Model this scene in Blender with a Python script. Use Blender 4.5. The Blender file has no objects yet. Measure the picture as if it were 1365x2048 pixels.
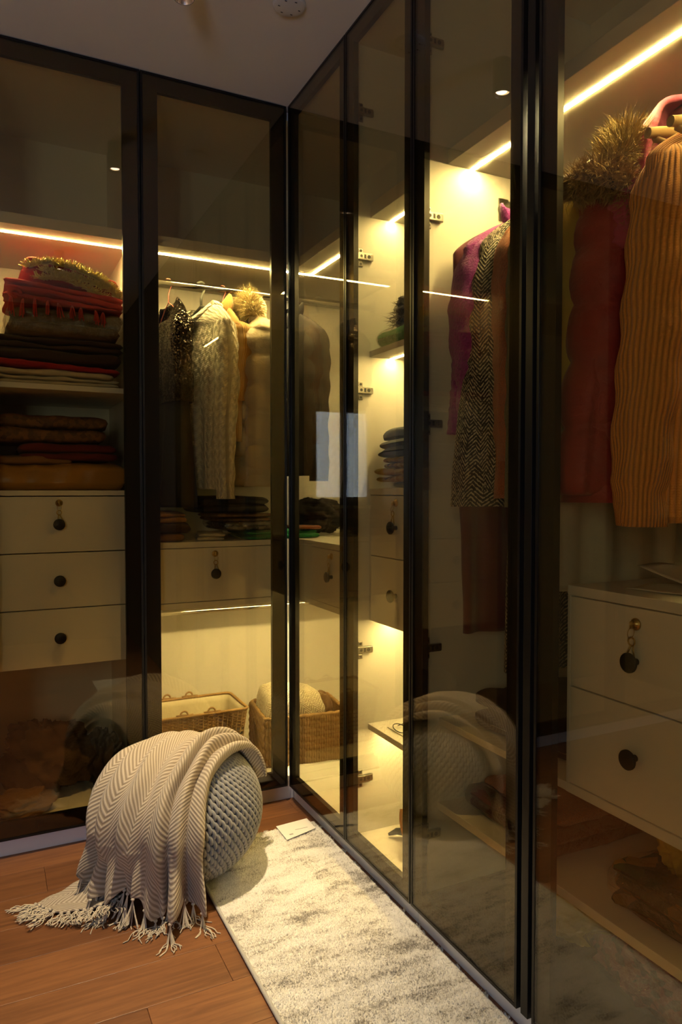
import bpy, bmesh, math, random
import numpy as np
from mathutils import Vector, Matrix

PI = math.pi
R = math.radians
scene = bpy.context.scene
C = scene.collection

# ---------------------------------------------------------------- camera
cam_data = bpy.data.cameras.new('camera')
cam_data.sensor_fit = 'VERTICAL'
cam_data.sensor_height = 36.0
cam_data.lens = 36.0 * 1436.8 / 2048.0
cam_data.clip_start = 0.02
cam = bpy.data.objects.new('camera', cam_data)
cam.location = (-0.989, -2.448, 1.159)
cam.rotation_euler = (R(90 - 1.79), 0, R(-26.18))
C.objects.link(cam)
scene.camera = cam

# ---------------------------------------------------------------- world, exposure
world = bpy.data.worlds.new('world')
scene.world = world
world.use_nodes = True
bg = world.node_tree.nodes['Background']
bg.inputs['Color'].default_value = (0.50, 0.66, 1.0, 1)
bg.inputs['Strength'].default_value = 13.0
vs = scene.view_settings
vs.view_transform = 'Standard'
vs.look = 'None'
vs.gamma = 1.0
vs.use_curve_mapping = False
vs.exposure = 0.3
cy = scene.cycles
cy.max_bounces = 14
cy.diffuse_bounces = 8
cy.glossy_bounces = 5
cy.transparent_max_bounces = 24
cy.sample_clamp_indirect = 4.0
cy.caustics_reflective = False
cy.caustics_refractive = False

CEIL = 2.54
LED_STRENGTH = 262.0
LED_COLOR = (1.0, 0.83, 0.42)

# window behind the camera: daylight enters through this opening
WX0, WX1, WZ0, WZ1 = -2.22, -1.62, 1.05, 1.90
ROOM_X, ROOM_Y = -2.30, -3.40
portal_data = bpy.data.lights.new('window_daylight', 'AREA')
portal_data.shape = 'RECTANGLE'
portal_data.size = WX1 - WX0
portal_data.size_y = WZ1 - WZ0
portal_data.cycles.is_portal = True
portal = bpy.data.objects.new('window_daylight', portal_data)
portal.location = ((WX0 + WX1) / 2, ROOM_Y - 0.10, (WZ0 + WZ1) / 2)
portal.rotation_euler = (R(90), 0, 0)
C.objects.link(portal)

# ---------------------------------------------------------------- mesh builder
rng = np.random.default_rng(7)
random.seed(7)


class MB:
    """collects geometry, then becomes one mesh object"""

    def __init__(self):
        self.v = []
        self.f = []
        self.uv = None

    def add(self, verts, faces):
        n = len(self.v)
        self.v.extend([tuple(map(float, p)) for p in verts])
        self.f.extend([tuple(i + n for i in q) for q in faces])
        return self

    def box(self, x0, x1, y0, y1, z0, z1):
        x0, x1 = min(x0, x1), max(x0, x1)
        y0, y1 = min(y0, y1), max(y0, y1)
        z0, z1 = min(z0, z1), max(z0, z1)
        v = [(x0, y0, z0), (x1, y0, z0), (x1, y1, z0), (x0, y1, z0),
             (x0, y0, z1), (x1, y0, z1), (x1, y1, z1), (x0, y1, z1)]
        f = [(0, 3, 2, 1), (4, 5, 6, 7), (0, 1, 5, 4), (1, 2, 6, 5), (2, 3, 7, 6), (3, 0, 4, 7)]
        return self.add(v, f)

    def tube(self, pts, r, n=8, closed=False, cap=True, squash=None):
        pts = [np.array(p, float) for p in pts]
        m = len(pts)
        rr = r if hasattr(r, '__len__') else [r] * m
        verts, faces = [], []
        prev = None
        for i, p in enumerate(pts):
            a = pts[(i - 1) % m] if (i > 0 or closed) else p
            b = pts[(i + 1) % m] if (i < m - 1 or closed) else p
            t = b - a
            t = t / (np.linalg.norm(t) + 1e-12)
            if prev is None:
                ref = np.array([0, 0, 1.0]) if abs(t[2]) < 0.9 else np.array([1.0, 0, 0])
                u = np.cross(t, ref)
            else:
                u = prev - t * (prev @ t)
            u = u / (np.linalg.norm(u) + 1e-12)
            prev = u
            w = np.cross(t, u)
            for k in range(n):
                an = 2 * PI * k / n
                verts.append(p + rr[i] * (math.cos(an) * u + math.sin(an) * w))
        for i in range(m if closed else m - 1):
            j = (i + 1) % m
            for k in range(n):
                k2 = (k + 1) % n
                faces.append((i * n + k, i * n + k2, j * n + k2, j * n + k))
        if cap and not closed:
            faces.append(tuple(reversed(range(n))))
            faces.append(tuple((m - 1) * n + k for k in range(n)))
        return self.add(verts, faces)

    def lathe(self, prof, c=(0, 0, 0), axis='z', n=24, cap=True):
        """prof: list of (radius, height) along the axis"""
        verts, faces = [], []
        for r, h in prof:
            for k in range(n):
                a = 2 * PI * k / n
                q = (r * math.cos(a), r * math.sin(a), h)
                if axis == 'x':
                    q = (q[2], q[0], q[1])
                elif axis == 'y':
                    q = (q[1], q[2], q[0])
                verts.append((c[0] + q[0], c[1] + q[1], c[2] + q[2]))
        m = len(prof)
        for i in range(m - 1):
            for k in range(n):
                k2 = (k + 1) % n
                faces.append((i * n + k, i * n + k2, (i + 1) * n + k2, (i + 1) * n + k))
        if cap:
            faces.append(tuple(reversed(range(n))))
            faces.append(tuple((m - 1) * n + k for k in range(n)))
        return self.add(verts, faces)

    def grid(self, P, closed_u=False, closed_v=False):
        """P: array [nv][nu][3]"""
        P = np.asarray(P, float)
        nv, nu = P.shape[:2]
        faces = []
        for j in range(nv if closed_v else nv - 1):
            for i in range(nu if closed_u else nu - 1):
                i2, j2 = (i + 1) % nu, (j + 1) % nv
                faces.append((j * nu + i, j * nu + i2, j2 * nu + i2, j2 * nu + i))
        return self.add(P.reshape(-1, 3), faces)

    def build(self, name, mat, parent=None, smooth=False, bevel=0.0, solid=0.0, subsurf=0, uv=None, fix=False, world=True):
        o_loc = np.zeros(3)
        root = parent
        if parent is not None and world:
            while root.parent is not None:
                root = root.parent
            o_loc = np.array(root.location)
        V = np.array(self.v, float) - o_loc
        me = bpy.data.meshes.new(name)
        me.from_pydata(V.tolist(), [], self.f)
        if fix:
            bm = bmesh.new()
            bm.from_mesh(me)
            bmesh.ops.recalc_face_normals(bm, faces=bm.faces)
            bm.to_mesh(me)
            bm.free()
        if uv is not None:
            lay = me.uv_layers.new(name='UVMap')
            idx = np.zeros(len(me.loops), dtype=np.int32)
            me.loops.foreach_get('vertex_index', idx)
            lay.data.foreach_set('uv', np.asarray(uv, float)[idx].astype(np.float32).ravel())
        if smooth:
            me.polygons.foreach_set('use_smooth', [True] * len(me.polygons))
        if mat is not None:
            me.materials.append(mat)
        o = bpy.data.objects.new(name, me)
        C.objects.link(o)
        if parent is not None:
            o.parent = parent
        if bevel:
            b = o.modifiers.new('bevel', 'BEVEL')
            b.width = bevel
            b.segments = 2
            b.limit_method = 'ANGLE'
        if solid:
            s = o.modifiers.new('solid', 'SOLIDIFY')
            s.thickness = solid
            s.offset = 0
        if subsurf:
            s = o.modifiers.new('sub', 'SUBSURF')
            s.levels = s.render_levels = subsurf
        return o


def thing(name, label, cat, loc=(0, 0, 0), rz=0.0, group=None):
    o = bpy.data.objects.new(name, None)
    o.empty_display_size = 0.05
    C.objects.link(o)
    o.location = loc
    o.rotation_euler = (0, 0, rz)
    o['label'] = label
    o['category'] = cat
    if group:
        o['group'] = group
    return o


def tag(o, label, cat, group=None, kind=None):
    o['label'] = label
    o['category'] = cat
    if group:
        o['group'] = group
    if kind:
        o['kind'] = kind
    return o


def struct(o, label=None):
    o['kind'] = 'structure'
    if label:
        o['label'] = label
    return o


# ---------------------------------------------------------------- materials
class NT:
    """small helper to write node graphs"""

    def __init__(self, name):
        self.m = bpy.data.materials.new(name)
        self.m.use_nodes = True
        self.t = self.m.node_tree
        self.b = self.t.nodes['Principled BSDF']
        self.out = self.t.nodes['Material Output']

    def n(self, typ, **kw):
        nd = self.t.nodes.new(typ)
        for k, v in kw.items():
            if k in nd.inputs:
                s = nd.inputs[k]
                if hasattr(v, 'links') or hasattr(v, 'is_output'):
                    self.t.links.new(v, s)
                else:
                    s.default_value = v
            else:
                setattr(nd, k, v)
        return nd

    def link(self, a, b):
        self.t.links.new(a, b)

    def math(self, op, a, b=None, c=None):
        nd = self.t.nodes.new('ShaderNodeMath')
        nd.operation = op
        for i, v in enumerate((a, b, c)):
            if v is None:
                continue
            if hasattr(v, 'is_output'):
                self.t.links.new(v, nd.inputs[i])
            else:
                nd.inputs[i].default_value = v
        return nd.outputs[0]

    def ramp(self, fac, stops):
        nd = self.t.nodes.new('ShaderNodeValToRGB')
        el = nd.color_ramp.elements
        while len(el) < len(stops):
            el.new(0.5)
        for e, (p, c) in zip(el, stops):
            e.position = p
            e.color = (*c, 1) if len(c) == 3 else c
        self.t.links.new(fac, nd.inputs[0])
        return nd.outputs[0]

    def mix(self, fac, a, b, blend='MIX'):
        nd = self.t.nodes.new('ShaderNodeMix')
        nd.data_type = 'RGBA'
        nd.blend_type = blend
        for s, v in ((nd.inputs[0], fac), (nd.inputs[6], a), (nd.inputs[7], b)):
            if hasattr(v, 'is_output'):
                self.t.links.new(v, s)
            else:
                s.default_value = v if not isinstance(v, tuple) else ((*v, 1) if len(v) == 3 else v)
        return nd.outputs[2]

    def noise(self, vec, scale, detail=3, rough=0.5, dist=0.0):
        nd = self.n('ShaderNodeTexNoise', Scale=scale, Detail=detail, Roughness=rough, Distortion=dist)
        if vec is not None:
            self.link(vec, nd.inputs['Vector'])
        return nd.outputs['Fac']

    def coord(self, which='Object'):
        return self.n('ShaderNodeTexCoord').outputs[which]

    def scaled(self, vec, s):
        nd = self.n('ShaderNodeMapping', Scale=s)
        self.link(vec, nd.inputs['Vector'])
        return nd.outputs[0]

    def bump(self, height, strength=0.3, dist=0.002):
        nd = self.n('ShaderNodeBump', Strength=strength, Distance=dist)
        self.link(height, nd.inputs['Height'])
        self.link(nd.outputs[0], self.b.inputs['Normal'])

    def set(self, col=None, rough=None, metal=None, **kw):
        if col is not None:
            if hasattr(col, 'is_output'):
                self.link(col, self.b.inputs['Base Color'])
            else:
                self.b.inputs['Base Color'].default_value = (*col, 1)
        if rough is not None:
            self.b.inputs['Roughness'].default_value = rough
        if metal is not None:
            self.b.inputs['Metallic'].default_value = metal
        for k, v in kw.items():
            self.b.inputs[k].default_value = v
        return self.m


def plain(name, col, rough=0.5, metal=0.0, var=0.12, vscale=6.0, bump=0.0, bscale=60.0, **kw):
    t = NT(name)
    co = t.coord()
    f = t.noise(co, vscale, 4)
    c = t.mix(f, tuple(x * (1 - var) for x in col), tuple(min(1, x * (1 + var)) for x in col))
    if bump:
        t.bump(t.noise(co, bscale, 4), bump, 0.002)
    return t.set(c, rough, metal, **kw)


def cloth(name, col, weave=900.0, var=0.18, rough=0.9, wrinkle=0.5, wscale=14.0, sheen=0.05):
    t = NT(name)
    co = t.coord()
    f = t.noise(co, wscale, 4)
    fine = t.noise(co, weave, 2)
    c = t.mix(f, tuple(x * (1 - var) for x in col), tuple(min(1, x * (1 + var)) for x in col))
    h = t.math('ADD', t.math('MULTIPLY', f, 1.0), t.math('MULTIPLY', fine, 0.12))
    t.bump(h, wrinkle, 0.012)
    return t.set(c, rough, 0, **{'Sheen Weight': sheen})


M = {}
M['laminate'] = plain('white_laminate', (0.82, 0.795, 0.74), 0.42, var=0.02, vscale=3)
M['carcass'] = plain('cream_laminate', (0.86, 0.835, 0.775), 0.5, var=0.025, vscale=4)
M['plinth'] = plain('plinth_white', (0.74, 0.73, 0.71), 0.45, var=0.03)
M['black'] = plain('black_aluminium', (0.012, 0.011, 0.010), 0.38, 0.5, var=0.1)
M['chrome'] = plain('chrome', (0.80, 0.78, 0.74), 0.16, 1.0, var=0.02)
M['nickel'] = plain('nickel_hinge', (0.42, 0.40, 0.36), 0.30, 1.0, var=0.05)
M['dark'] = plain('dark_recess', (0.03, 0.03, 0.03), 0.6, var=0.1)
M['knob'] = plain('matt_black_knob', (0.010, 0.009, 0.009), 0.5, var=0.1)
M['brass'] = plain('brass', (0.55, 0.40, 0.16), 0.3, 1.0, var=0.06)
M['ceiling'] = plain('ceiling_paint', (0.86, 0.82, 0.75), 0.85, var=0.02, vscale=1.5)
M['walldark'] = plain('reflection_dimming_wall', (0.050, 0.036, 0.026), 0.8, var=0.08, vscale=1.5)  # unseen walls coloured dark to dim their reflection in the glass doors
M['wall'] = plain('wall_paint', (0.66, 0.61, 0.54), 0.85, var=0.05, vscale=1.5)


def glass_mat():
    m = bpy.data.materials.new('bronze_smoked_glass')
    m.use_nodes = True
    t = m.node_tree
    t.nodes.remove(t.nodes['Principled BSDF'])
    out = t.nodes['Material Output']
    tr = t.nodes.new('ShaderNodeBsdfTransparent')
    tr.inputs[0].default_value = (0.84, 0.775, 0.60, 1)
    gl = t.nodes.new('ShaderNodeBsdfGlossy')
    gl.inputs['Roughness'].default_value = 0.0
    gl.inputs['Color'].default_value = (1, 0.97, 0.92, 1)
    lw = t.nodes.new('ShaderNodeLayerWeight')
    lw.inputs['Blend'].default_value = 0.5
    p = t.nodes.new('ShaderNodeMath')
    p.operation = 'POWER'
    t.links.new(lw.outputs['Facing'], p.inputs[0])
    p.inputs[1].default_value = 4.6
    ma = t.nodes.new('ShaderNodeMath')
    ma.operation = 'MULTIPLY_ADD'
    t.links.new(p.outputs[0], ma.inputs[0])
    ma.inputs[1].default_value = 0.92
    ma.inputs[2].default_value = 0.056
    mx = t.nodes.new('ShaderNodeMixShader')
    t.links.new(ma.outputs[0], mx.inputs[0])
    t.links.new(tr.outputs[0], mx.inputs[1])
    t.links.new(gl.outputs[0], mx.inputs[2])
    t.links.new(mx.outputs[0], out.inputs['Surface'])
    return m


def emit_mat(name, col, strength):
    m = bpy.data.materials.new(name)
    m.use_nodes = True
    t = m.node_tree
    t.nodes.remove(t.nodes['Principled BSDF'])
    e = t.nodes.new('ShaderNodeEmission')
    e.inputs[0].default_value = (*col, 1)
    e.inputs[1].default_value = strength
    t.links.new(e.outputs[0], t.nodes['Material Output'].inputs['Surface'])
    return m


M['glass'] = glass_mat()
M['led'] = emit_mat('led_diffuser', LED_COLOR, LED_STRENGTH)
M['led_mid'] = emit_mat('lower_led_diffuser', LED_COLOR, LED_STRENGTH * 0.62)
M['led_low'] = emit_mat('short_led_diffuser', LED_COLOR, LED_STRENGTH * 0.55)
M['bulb'] = emit_mat('lamp_bulb', (1.0, 0.80, 0.60), 16.0)


def wood_mat():
    t = NT('floor_oak')
    co = t.coord()
    info = t.n('ShaderNodeObjectInfo')
    rnd = info.outputs['Random']
    off = t.n('ShaderNodeCombineXYZ', X=t.math('MULTIPLY', rnd, 37.0), Y=t.math('MULTIPLY', rnd, 11.0), Z=0.0)
    va = t.n('ShaderNodeVectorMath', operation='ADD')
    t.link(co, va.inputs[0])
    t.link(off.outputs[0], va.inputs[1])
    vec = va.outputs[0]
    g1 = t.noise(t.scaled(vec, (1.6, 22.0, 22.0)), 3.0, 6, 0.62, 0.6)
    g2 = t.noise(t.scaled(vec, (6.0, 130.0, 130.0)), 3.0, 3, 0.6)
    big = t.noise(t.scaled(vec, (1.2, 5.0, 5.0)), 2.0, 3)
    knot = t.noise(t.scaled(vec, (3.0, 9.0, 9.0)), 2.3, 2, 0.5, 1.2)
    c = t.ramp(g1, [(0.30, (0.085, 0.032, 0.012)), (0.50, (0.150, 0.060, 0.022)), (0.72, (0.235, 0.100, 0.037))])
    c = t.mix(t.math('MULTIPLY', t.math('SUBTRACT', g2, 0.35), 0.55), c, (0.11, 0.036, 0.012))
    c = t.mix(t.math('MULTIPLY', big, 0.35), c, (0.34, 0.135, 0.048))
    kn = t.ramp(knot, [(0.0, (1, 1, 1)), (0.20, (1, 1, 1)), (0.27, (0, 0, 0)), (1, (0, 0, 0))])
    kk = t.math('MULTIPLY', kn, 0.7)
    c = t.mix(kk, c, (0.06, 0.022, 0.010))
    tone = t.ramp(rnd, [(0.0, (0.78, 0.74, 0.72)), (0.5, (1.0, 1.0, 1.0)), (1.0, (1.22, 1.2, 1.16))])
    c = t.mix(1.0, c, tone, 'MULTIPLY')
    t.bump(t.math('ADD', g2, g1), 0.12, 0.001)
    return t.set(c, 0.42)


M['wood'] = wood_mat()

# ---------------------------------------------------------------- room shell
def wall_box(name, x0, x1, y0, y1, z0, z1, mat='wall'):
    return struct(MB().box(x0, x1, y0, y1, z0 if z0 else -0.06, z1).build(name, M[mat]))


CD = 0.60          # wardrobe depth behind the door fronts
FRONT = 0.024      # carcass front edge, behind the doors
sub = MB().box(ROOM_X - 0.05, CD + 0.03, ROOM_Y - 0.12, CD + 0.03, -0.06, -0.011)
floor = struct(sub.build('floor', M['dark']), 'reddish brown oak plank floor')
PW, PL = 0.15, 1.22
prow = np.arange(-3.40 + 0.005, 0.03, PW)
row0 = -0.845 - PW * 18
k = 0
plank_mesh = {}
for i in range(25):
    y0 = row0 + i * PW
    y1 = y0 + PW
    if y1 < ROOM_Y or y0 > 0.03:
        continue
    y0, y1 = max(y0, ROOM_Y), min(y1, 0.03)
    # end joints: the two the camera sees, others staggered
    if i == 18:
        j0 = -0.485
    elif i == 17:
        j0 = -0.685
    elif i == 22:
        j0 = -0.85
    else:
        j0 = -0.485 + 0.37 * ((i * 5) % 7) / 2.3
    xs = [ROOM_X]
    x = j0 - PL * 4
    while x < 0.03:
        if x > ROOM_X + 0.02:
            xs.append(x)
        x += PL
    xs.append(0.03)
    for a, b in zip(xs[:-1], xs[1:]):
        m = MB().box(a + 0.0004, b - 0.0004, y0 + 0.0004, y1 - 0.0004, -0.011, 0.0)
        m.build('plank', M['wood'], floor, bevel=0.0008)
wall_box('ceiling', ROOM_X - 0.05, CD + 0.03, ROOM_Y, CD + 0.03, CEIL, CEIL + 0.05, 'ceiling')
wall_box('wall_left', ROOM_X - 0.05, ROOM_X, ROOM_Y, CD + 0.03, 0, CEIL)
wall_box('wall_far', ROOM_X, CD + 0.03, CD + 0.012, CD + 0.03, 0, CEIL)
wall_box('wall_side', CD + 0.012, CD + 0.03, ROOM_Y, CD + 0.03, 0, CEIL)
wall_box('wall_right', 0.0, 0.05, ROOM_Y, -1.768, 0, CEIL, 'walldark')
wb = MB()
wb.box(ROOM_X - 0.05, WX0, ROOM_Y - 0.12, ROOM_Y, -0.06, CEIL + 0.05)
wb.box(WX1, CD + 0.03, ROOM_Y - 0.12, ROOM_Y, -0.06, CEIL + 0.05)
wb.box(WX0, WX1, ROOM_Y - 0.12, ROOM_Y, -0.06, WZ0)
wb.box(WX0, WX1, ROOM_Y - 0.12, ROOM_Y, WZ1, CEIL + 0.05)
struct(wb.build('wall_back', M['walldark']))
wf = MB()
for a, b, c_, d in ((WX0, WX0 + 0.04, WZ0, WZ1), (WX1 - 0.04, WX1, WZ0, WZ1), (WX0, WX1, WZ0, WZ0 + 0.04),
                    (WX0, WX1, WZ1 - 0.04, WZ1), ((WX0 + WX1) / 2 - 0.02, (WX0 + WX1) / 2 + 0.02, WZ0, WZ1)):
    wf.box(a, b, ROOM_Y - 0.08, ROOM_Y - 0.04, c_, d)
struct(wf.build('window_1', M['plinth'], bevel=0.003))

# ---------------------------------------------------------------- wardrobes
class Frame:
    """wall frame: s runs along the wall, d into the wardrobe, z up"""

    def __init__(self, which):
        self.w = which

    def p(self, s, d, z):
        return (s, d, z) if self.w == 'A' else (d, s, z)

    def box(self, mb, s0, s1, d0, d1, z0, z1):
        if self.w == 'A':
            mb.box(s0, s1, d0, d1, z0, z1)
        else:
            mb.box(d0, d1, s0, s1, z0, z1)
        return mb

    def part(self, name, mat, parent, boxes, bevel=0.0012):
        mb = MB()
        for b in boxes:
            self.box(mb, *b)
        return mb.build(name, M[mat], parent, bevel=bevel)


FA, FB = Frame('A'), Frame('B')
DOOR_Z0, DOOR_Z1 = 0.060, 2.537


def make_door(F, unit, s0, s1, rim=0.007, prof=0.046):
    s0, s1 = min(s0, s1), max(s0, s1)
    z0, z1 = DOOR_Z0, DOOR_Z1
    # outer rim and the profile that sits behind the glass
    fr = MB()
    for a, b, c_, d in ((s0, s0 + rim, z0, z1), (s1 - rim, s1, z0, z1), (s0 + rim, s1 - rim, z0, z0 + rim), (s0 + rim, s1 - rim, z1 - rim, z1)):
        F.box(fr, a, b, 0.0, 0.022, c_, d)
    for a, b, c_, d in ((s0 + rim, s0 + prof, z0 + rim, z1 - rim), (s1 - prof, s1 - rim, z0 + rim, z1 - rim),
                        (s0 + prof, s1 - prof, z0 + rim, z0 + prof), (s0 + prof, s1 - prof, z1 - prof, z1 - rim)):
        F.box(fr, a, b, 0.0062, 0.022, c_, d)
    door = fr.build('door', M['black'], unit)
    g = MB()
    F.box(g, s0 + rim, s1 - rim, 0.0012, 0.0052, z0 + rim, z1 - rim)
    g.build('glass_pane', M['glass'], door)
    return door


def led(F, unit, s0, s1, d, z, w=0.011, mat='led'):
    mb = MB()
    F.box(mb, s0, s1, d - w / 2, d + w / 2, z - 0.0014, z)
    return mb.build('led_strip', M[mat], unit)


def knob_mesh(F, s, d, z):
    mb = MB()
    prof = [(0.0065, 0.0), (0.0065, -0.014), (0.0165, -0.0165), (0.0185, -0.019), (0.0185, -0.0225), (0.0165, -0.0245)]
    c_ = F.p(s, d, z)
    mb.lathe(prof, c_, 'y' if F.w == 'A' else 'x', 28)
    return mb


def make_drawer(F, unit, s0, s1, d, z0, z1, knob_s, knob_z, lock_z=None):
    dr = F.part('drawer', 'laminate', unit, [(s0, s1, d, d + 0.018, z0, z1)], 0.0012)
    knob_mesh(F, knob_s, d, knob_z).build('knob', M['knob'], dr, smooth=True)
    if lock_z:
        ax = 'y' if F.w == 'A' else 'x'
        mb = MB()
        mb.lathe([(0.0115, 0.0), (0.0115, -0.002), (0.010, -0.0035), (0.006, -0.0035), (0.006, -0.0055)], F.p(knob_s + 0.002, d, lock_z), ax, 24)
        mb.build('lock', M['brass'], dr, smooth=True)
        mb = MB()
        # key bow in the lock, split ring and a second key hanging from it
        F.box(mb, knob_s + 0.0012, knob_s + 0.0028, d - 0.016, d - 0.004, lock_z - 0.007, lock_z + 0.006)
        ring = [F.p(knob_s + 0.002 + 0.007 * math.sin(a), d - 0.013 + 0.003 * math.cos(a), lock_z - 0.015 + 0.0095 * math.cos(a)) for a in np.linspace(0, 2 * PI, 20, endpoint=False)]
        mb.tube(ring, 0.0007, 6, closed=True)
        bow = [F.p(knob_s + 0.001 + 0.0075 * math.sin(a), d - 0.012, lock_z - 0.031 + 0.0075 * math.cos(a)) for a in np.linspace(0, 2 * PI, 18, endpoint=False)]
        mb.tube(bow, 0.0016, 6, closed=True)
        mb.tube([F.p(knob_s + 0.002, d - 0.012, lock_z - 0.037), F.p(knob_s + 0.014, d - 0.011, lock_z - 0.060)], 0.0018, 6)
        mb.tube([F.p(knob_s - 0.001, d - 0.011, lock_z - 0.037), F.p(knob_s - 0.004, d - 0.010, lock_z - 0.062)], 0.0016, 6)
        mb.build('key', M['brass'], dr, smooth=True)
    return dr


def hinge(F, unit, sp, z, sgn):
    """hinge arm and plate screwed on a side panel whose face is at s=sp and looks towards sgn"""
    mb = MB()
    a = sp
    def bx(s_lo, s_hi, d0, d1, z0, z1):
        F.box(mb, a + sgn * s_lo, a + sgn * s_hi, d0, d1, z0, z1)
    bx(-0.001, 0.003, 0.030, 0.047, z - 0.029, z + 0.026)
    bx(0.003, 0.005, 0.032, 0.045, z - 0.028, z - 0.015)
    bx(0.003, 0.005, 0.032, 0.045, z + 0.012, z + 0.025)
    bx(0.003, 0.014, 0.018, 0.076, z - 0.010, z + 0.010)
    bx(0.003, 0.010, 0.076, 0.080, z - 0.009, z + 0.009)
    h = mb.build('hinge', M['nickel'], unit, bevel=0.001)
    sc = MB()
    ax = 'x' if F.w == 'A' else 'y'
    for d_, dz, r_, s_ in ((0.0385, -0.0215, 0.0042, 0.0052), (0.0385, 0.0185, 0.0042, 0.0052), (0.036, 0.0, 0.0045, 0.0142), (0.062, 0.0, 0.0055, 0.0142)):
        s_ = a + sgn * s_
        prof = [(r_, -0.0004), (r_, 0.0004)]
        sc.lathe(prof, F.p(s_, d_, z + dz), ax, 14)
    F.box(sc, a + sgn * 0.0138, a + sgn * 0.0146, 0.046, 0.052, z - 0.006, z + 0.006)
    sc.build('screw', M['dark'], h)
    return h


def rail(F, unit, s0, s1, d, z, r=0.0125):
    mb = MB()
    mb.tube([F.p(s0, d, z), F.p(s1, d, z)], r, 20)
    o = mb.build('clothes_rail', M['chrome'], unit, smooth=True)
    for s_, sg in ((s0, 1), (s1, -1)):
        br = MB()
        br.tube([F.p(s_, d, z), F.p(s_ + sg * 0.018, d, z)], 0.018, 20)
        F.box(br, s_, s_ + sg * 0.004, d - 0.016, d + 0.016, z - 0.03, z + 0.03)
        br.build('rail_bracket', M['nickel'], o, bevel=0.001)
    return o


TH = 0.018
BOT = 0.087
TS0, TS1 = 2.000, 2.036      # top shelf
SF = 0.078                   # how far shelves and drawers sit back


def carcass(F, unit, s0, s1, left=True, right=True, d1=None, d0=FRONT):
    d1 = d1 or CD
    lo, hi = min(s0, s1), max(s0, s1)
    if left:
        F.part('side_panel', 'carcass', unit, [(lo, lo + TH, d0, d1, 0.06, 2.53)])
    if right:
        F.part('side_panel', 'carcass', unit, [(hi - TH, hi, d0, d1, 0.06, 2.53)])
    F.part('bottom_panel', 'carcass', unit, [(lo + TH, hi - TH, d0, d1, BOT - TH, BOT)])
    F.part('top_panel', 'carcass', unit, [(lo + TH, hi - TH, d0, d1, 2.50, 2.53)])
    F.part('back_panel', 'carcass', unit, [(lo + TH, hi - TH, d1 - 0.008, d1 + 0.008, BOT, 2.50)])
    F.part('plinth', 'plinth', unit, [(lo, hi, 0.028, 0.046, 0.0, 0.0688)])


# --- unit 0: unlit neighbour further left, seen only in reflections
u0 = thing('unlit_wardrobe', 'unlit smoked glass wardrobe next to the folded-clothes wardrobe', 'wardrobe', (-1.6, 0.3, 0), group='glass front wardrobes')
carcass(FA, u0, ROOM_X + 0.002, -1.034)
FA.part('shelf', 'laminate', u0, [(ROOM_X + 0.02, -1.052, SF, CD - 0.008, TS0, TS1)])
make_door(FA, u0, -1.664, -1.034, prof=0.056)
make_door(FA, u0, ROOM_X + 0.004, -1.668, prof=0.056)

# --- unit 1: folded-clothes unit behind the left door
u1 = thing('wardrobe_cabinet', 'smoked glass wardrobe with folded clothes above three white drawers', 'wardrobe', (-0.78, 0.3, 0), group='glass front wardrobes')
L1, L2 = -1.032, -0.525
carcass(FA, u1, L1, L2)
FA.part('shelf', 'laminate', u1, [(L1 + TH, L2 - TH, SF, CD - 0.008, TS0, TS1)])
led(FA, u1, L1 + TH, L2 - TH, 0.160, TS0)
FA.part('shelf', 'laminate', u1, [(L1 + TH, L2 - TH, SF, CD - 0.008, 1.484, 1.502)])
FA.part('drawer_case', 'laminate', u1, [(L1 + TH, L2 - TH, SF - 0.004, CD - 0.008, 1.139, 1.156), (L1 + TH, L2 - TH, SF + 0.02, CD - 0.01, 0.577, 0.59),
                                        (L1 + TH, L1 + TH + 0.012, SF + 0.019, CD - 0.01, 0.59, 1.139), (L2 - TH - 0.012, L2 - TH, SF + 0.019, CD - 0.01, 0.59, 1.139)])
for a, b, kz, lz in ((0.9535, 1.1355, 1.045, 1.115), (0.7685, 0.950, 0.860, None), (0.577, 0.765, 0.672, None)):
    make_drawer(FA, u1, L1 + TH + 0.002, L2 - TH - 0.002, SF - 0.004, a, b, -0.782, kz, lz)
make_door(FA, u1, -1.030, -0.5245, prof=0.056)

# --- unit 2: corner unit behind one door of each wall
u2 = thing('corner_wardrobe', 'corner wardrobe with hanging rail, single drawers and baskets on its floor', 'wardrobe', (-0.1, 0.3, 0), group='glass front wardrobes')
K0 = -0.523
BP = -0.490                  # face of the panel between corner unit and shelf column
FA.part('side_panel', 'carcass', u2, [(K0, K0 + TH, FRONT, CD, 0.06, 2.53)])
FB.part('side_panel', 'carcass', u2, [(BP + TH, BP + 2 * TH, FRONT, CD, 0.06, 2.53)])
FA.part('bottom_panel', 'carcass', u2, [(K0 + TH, CD, FRONT, CD, BOT - TH, BOT), (FRONT, CD, BP + 2 * TH, FRONT, BOT - TH, BOT)])
FA.part('top_panel', 'carcass', u2, [(K0 + TH, CD, FRONT, CD, 2.50, 2.53), (FRONT, CD, BP + 2 * TH, FRONT, 2.50, 2.53)])
FA.part('back_panel', 'carcass', u2, [(K0 + TH, CD, CD - 0.008, CD + 0.008, BOT, 2.50)])
FB.part('back_panel', 'carcass', u2, [(BP + 2 * TH, CD - 0.008, CD - 0.008, CD + 0.008, BOT, 2.50)])
FA.part('plinth', 'plinth', u2, [(K0, 0.028, 0.028, 0.046, 0, 0.0688)])
FB.part('plinth', 'plinth', u2, [(BP + TH, 0.028, 0.028, 0.046, 0, 0.0688)])
FA.part('shelf', 'laminate', u2, [(K0 + TH, CD - 0.008, SF, CD - 0.008, TS0, TS1), (SF, CD - 0.008, BP + 2 * TH, SF, TS0, TS1)])
led(FA, u2, K0 + TH, 0.165, 0.160, TS0)
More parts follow.
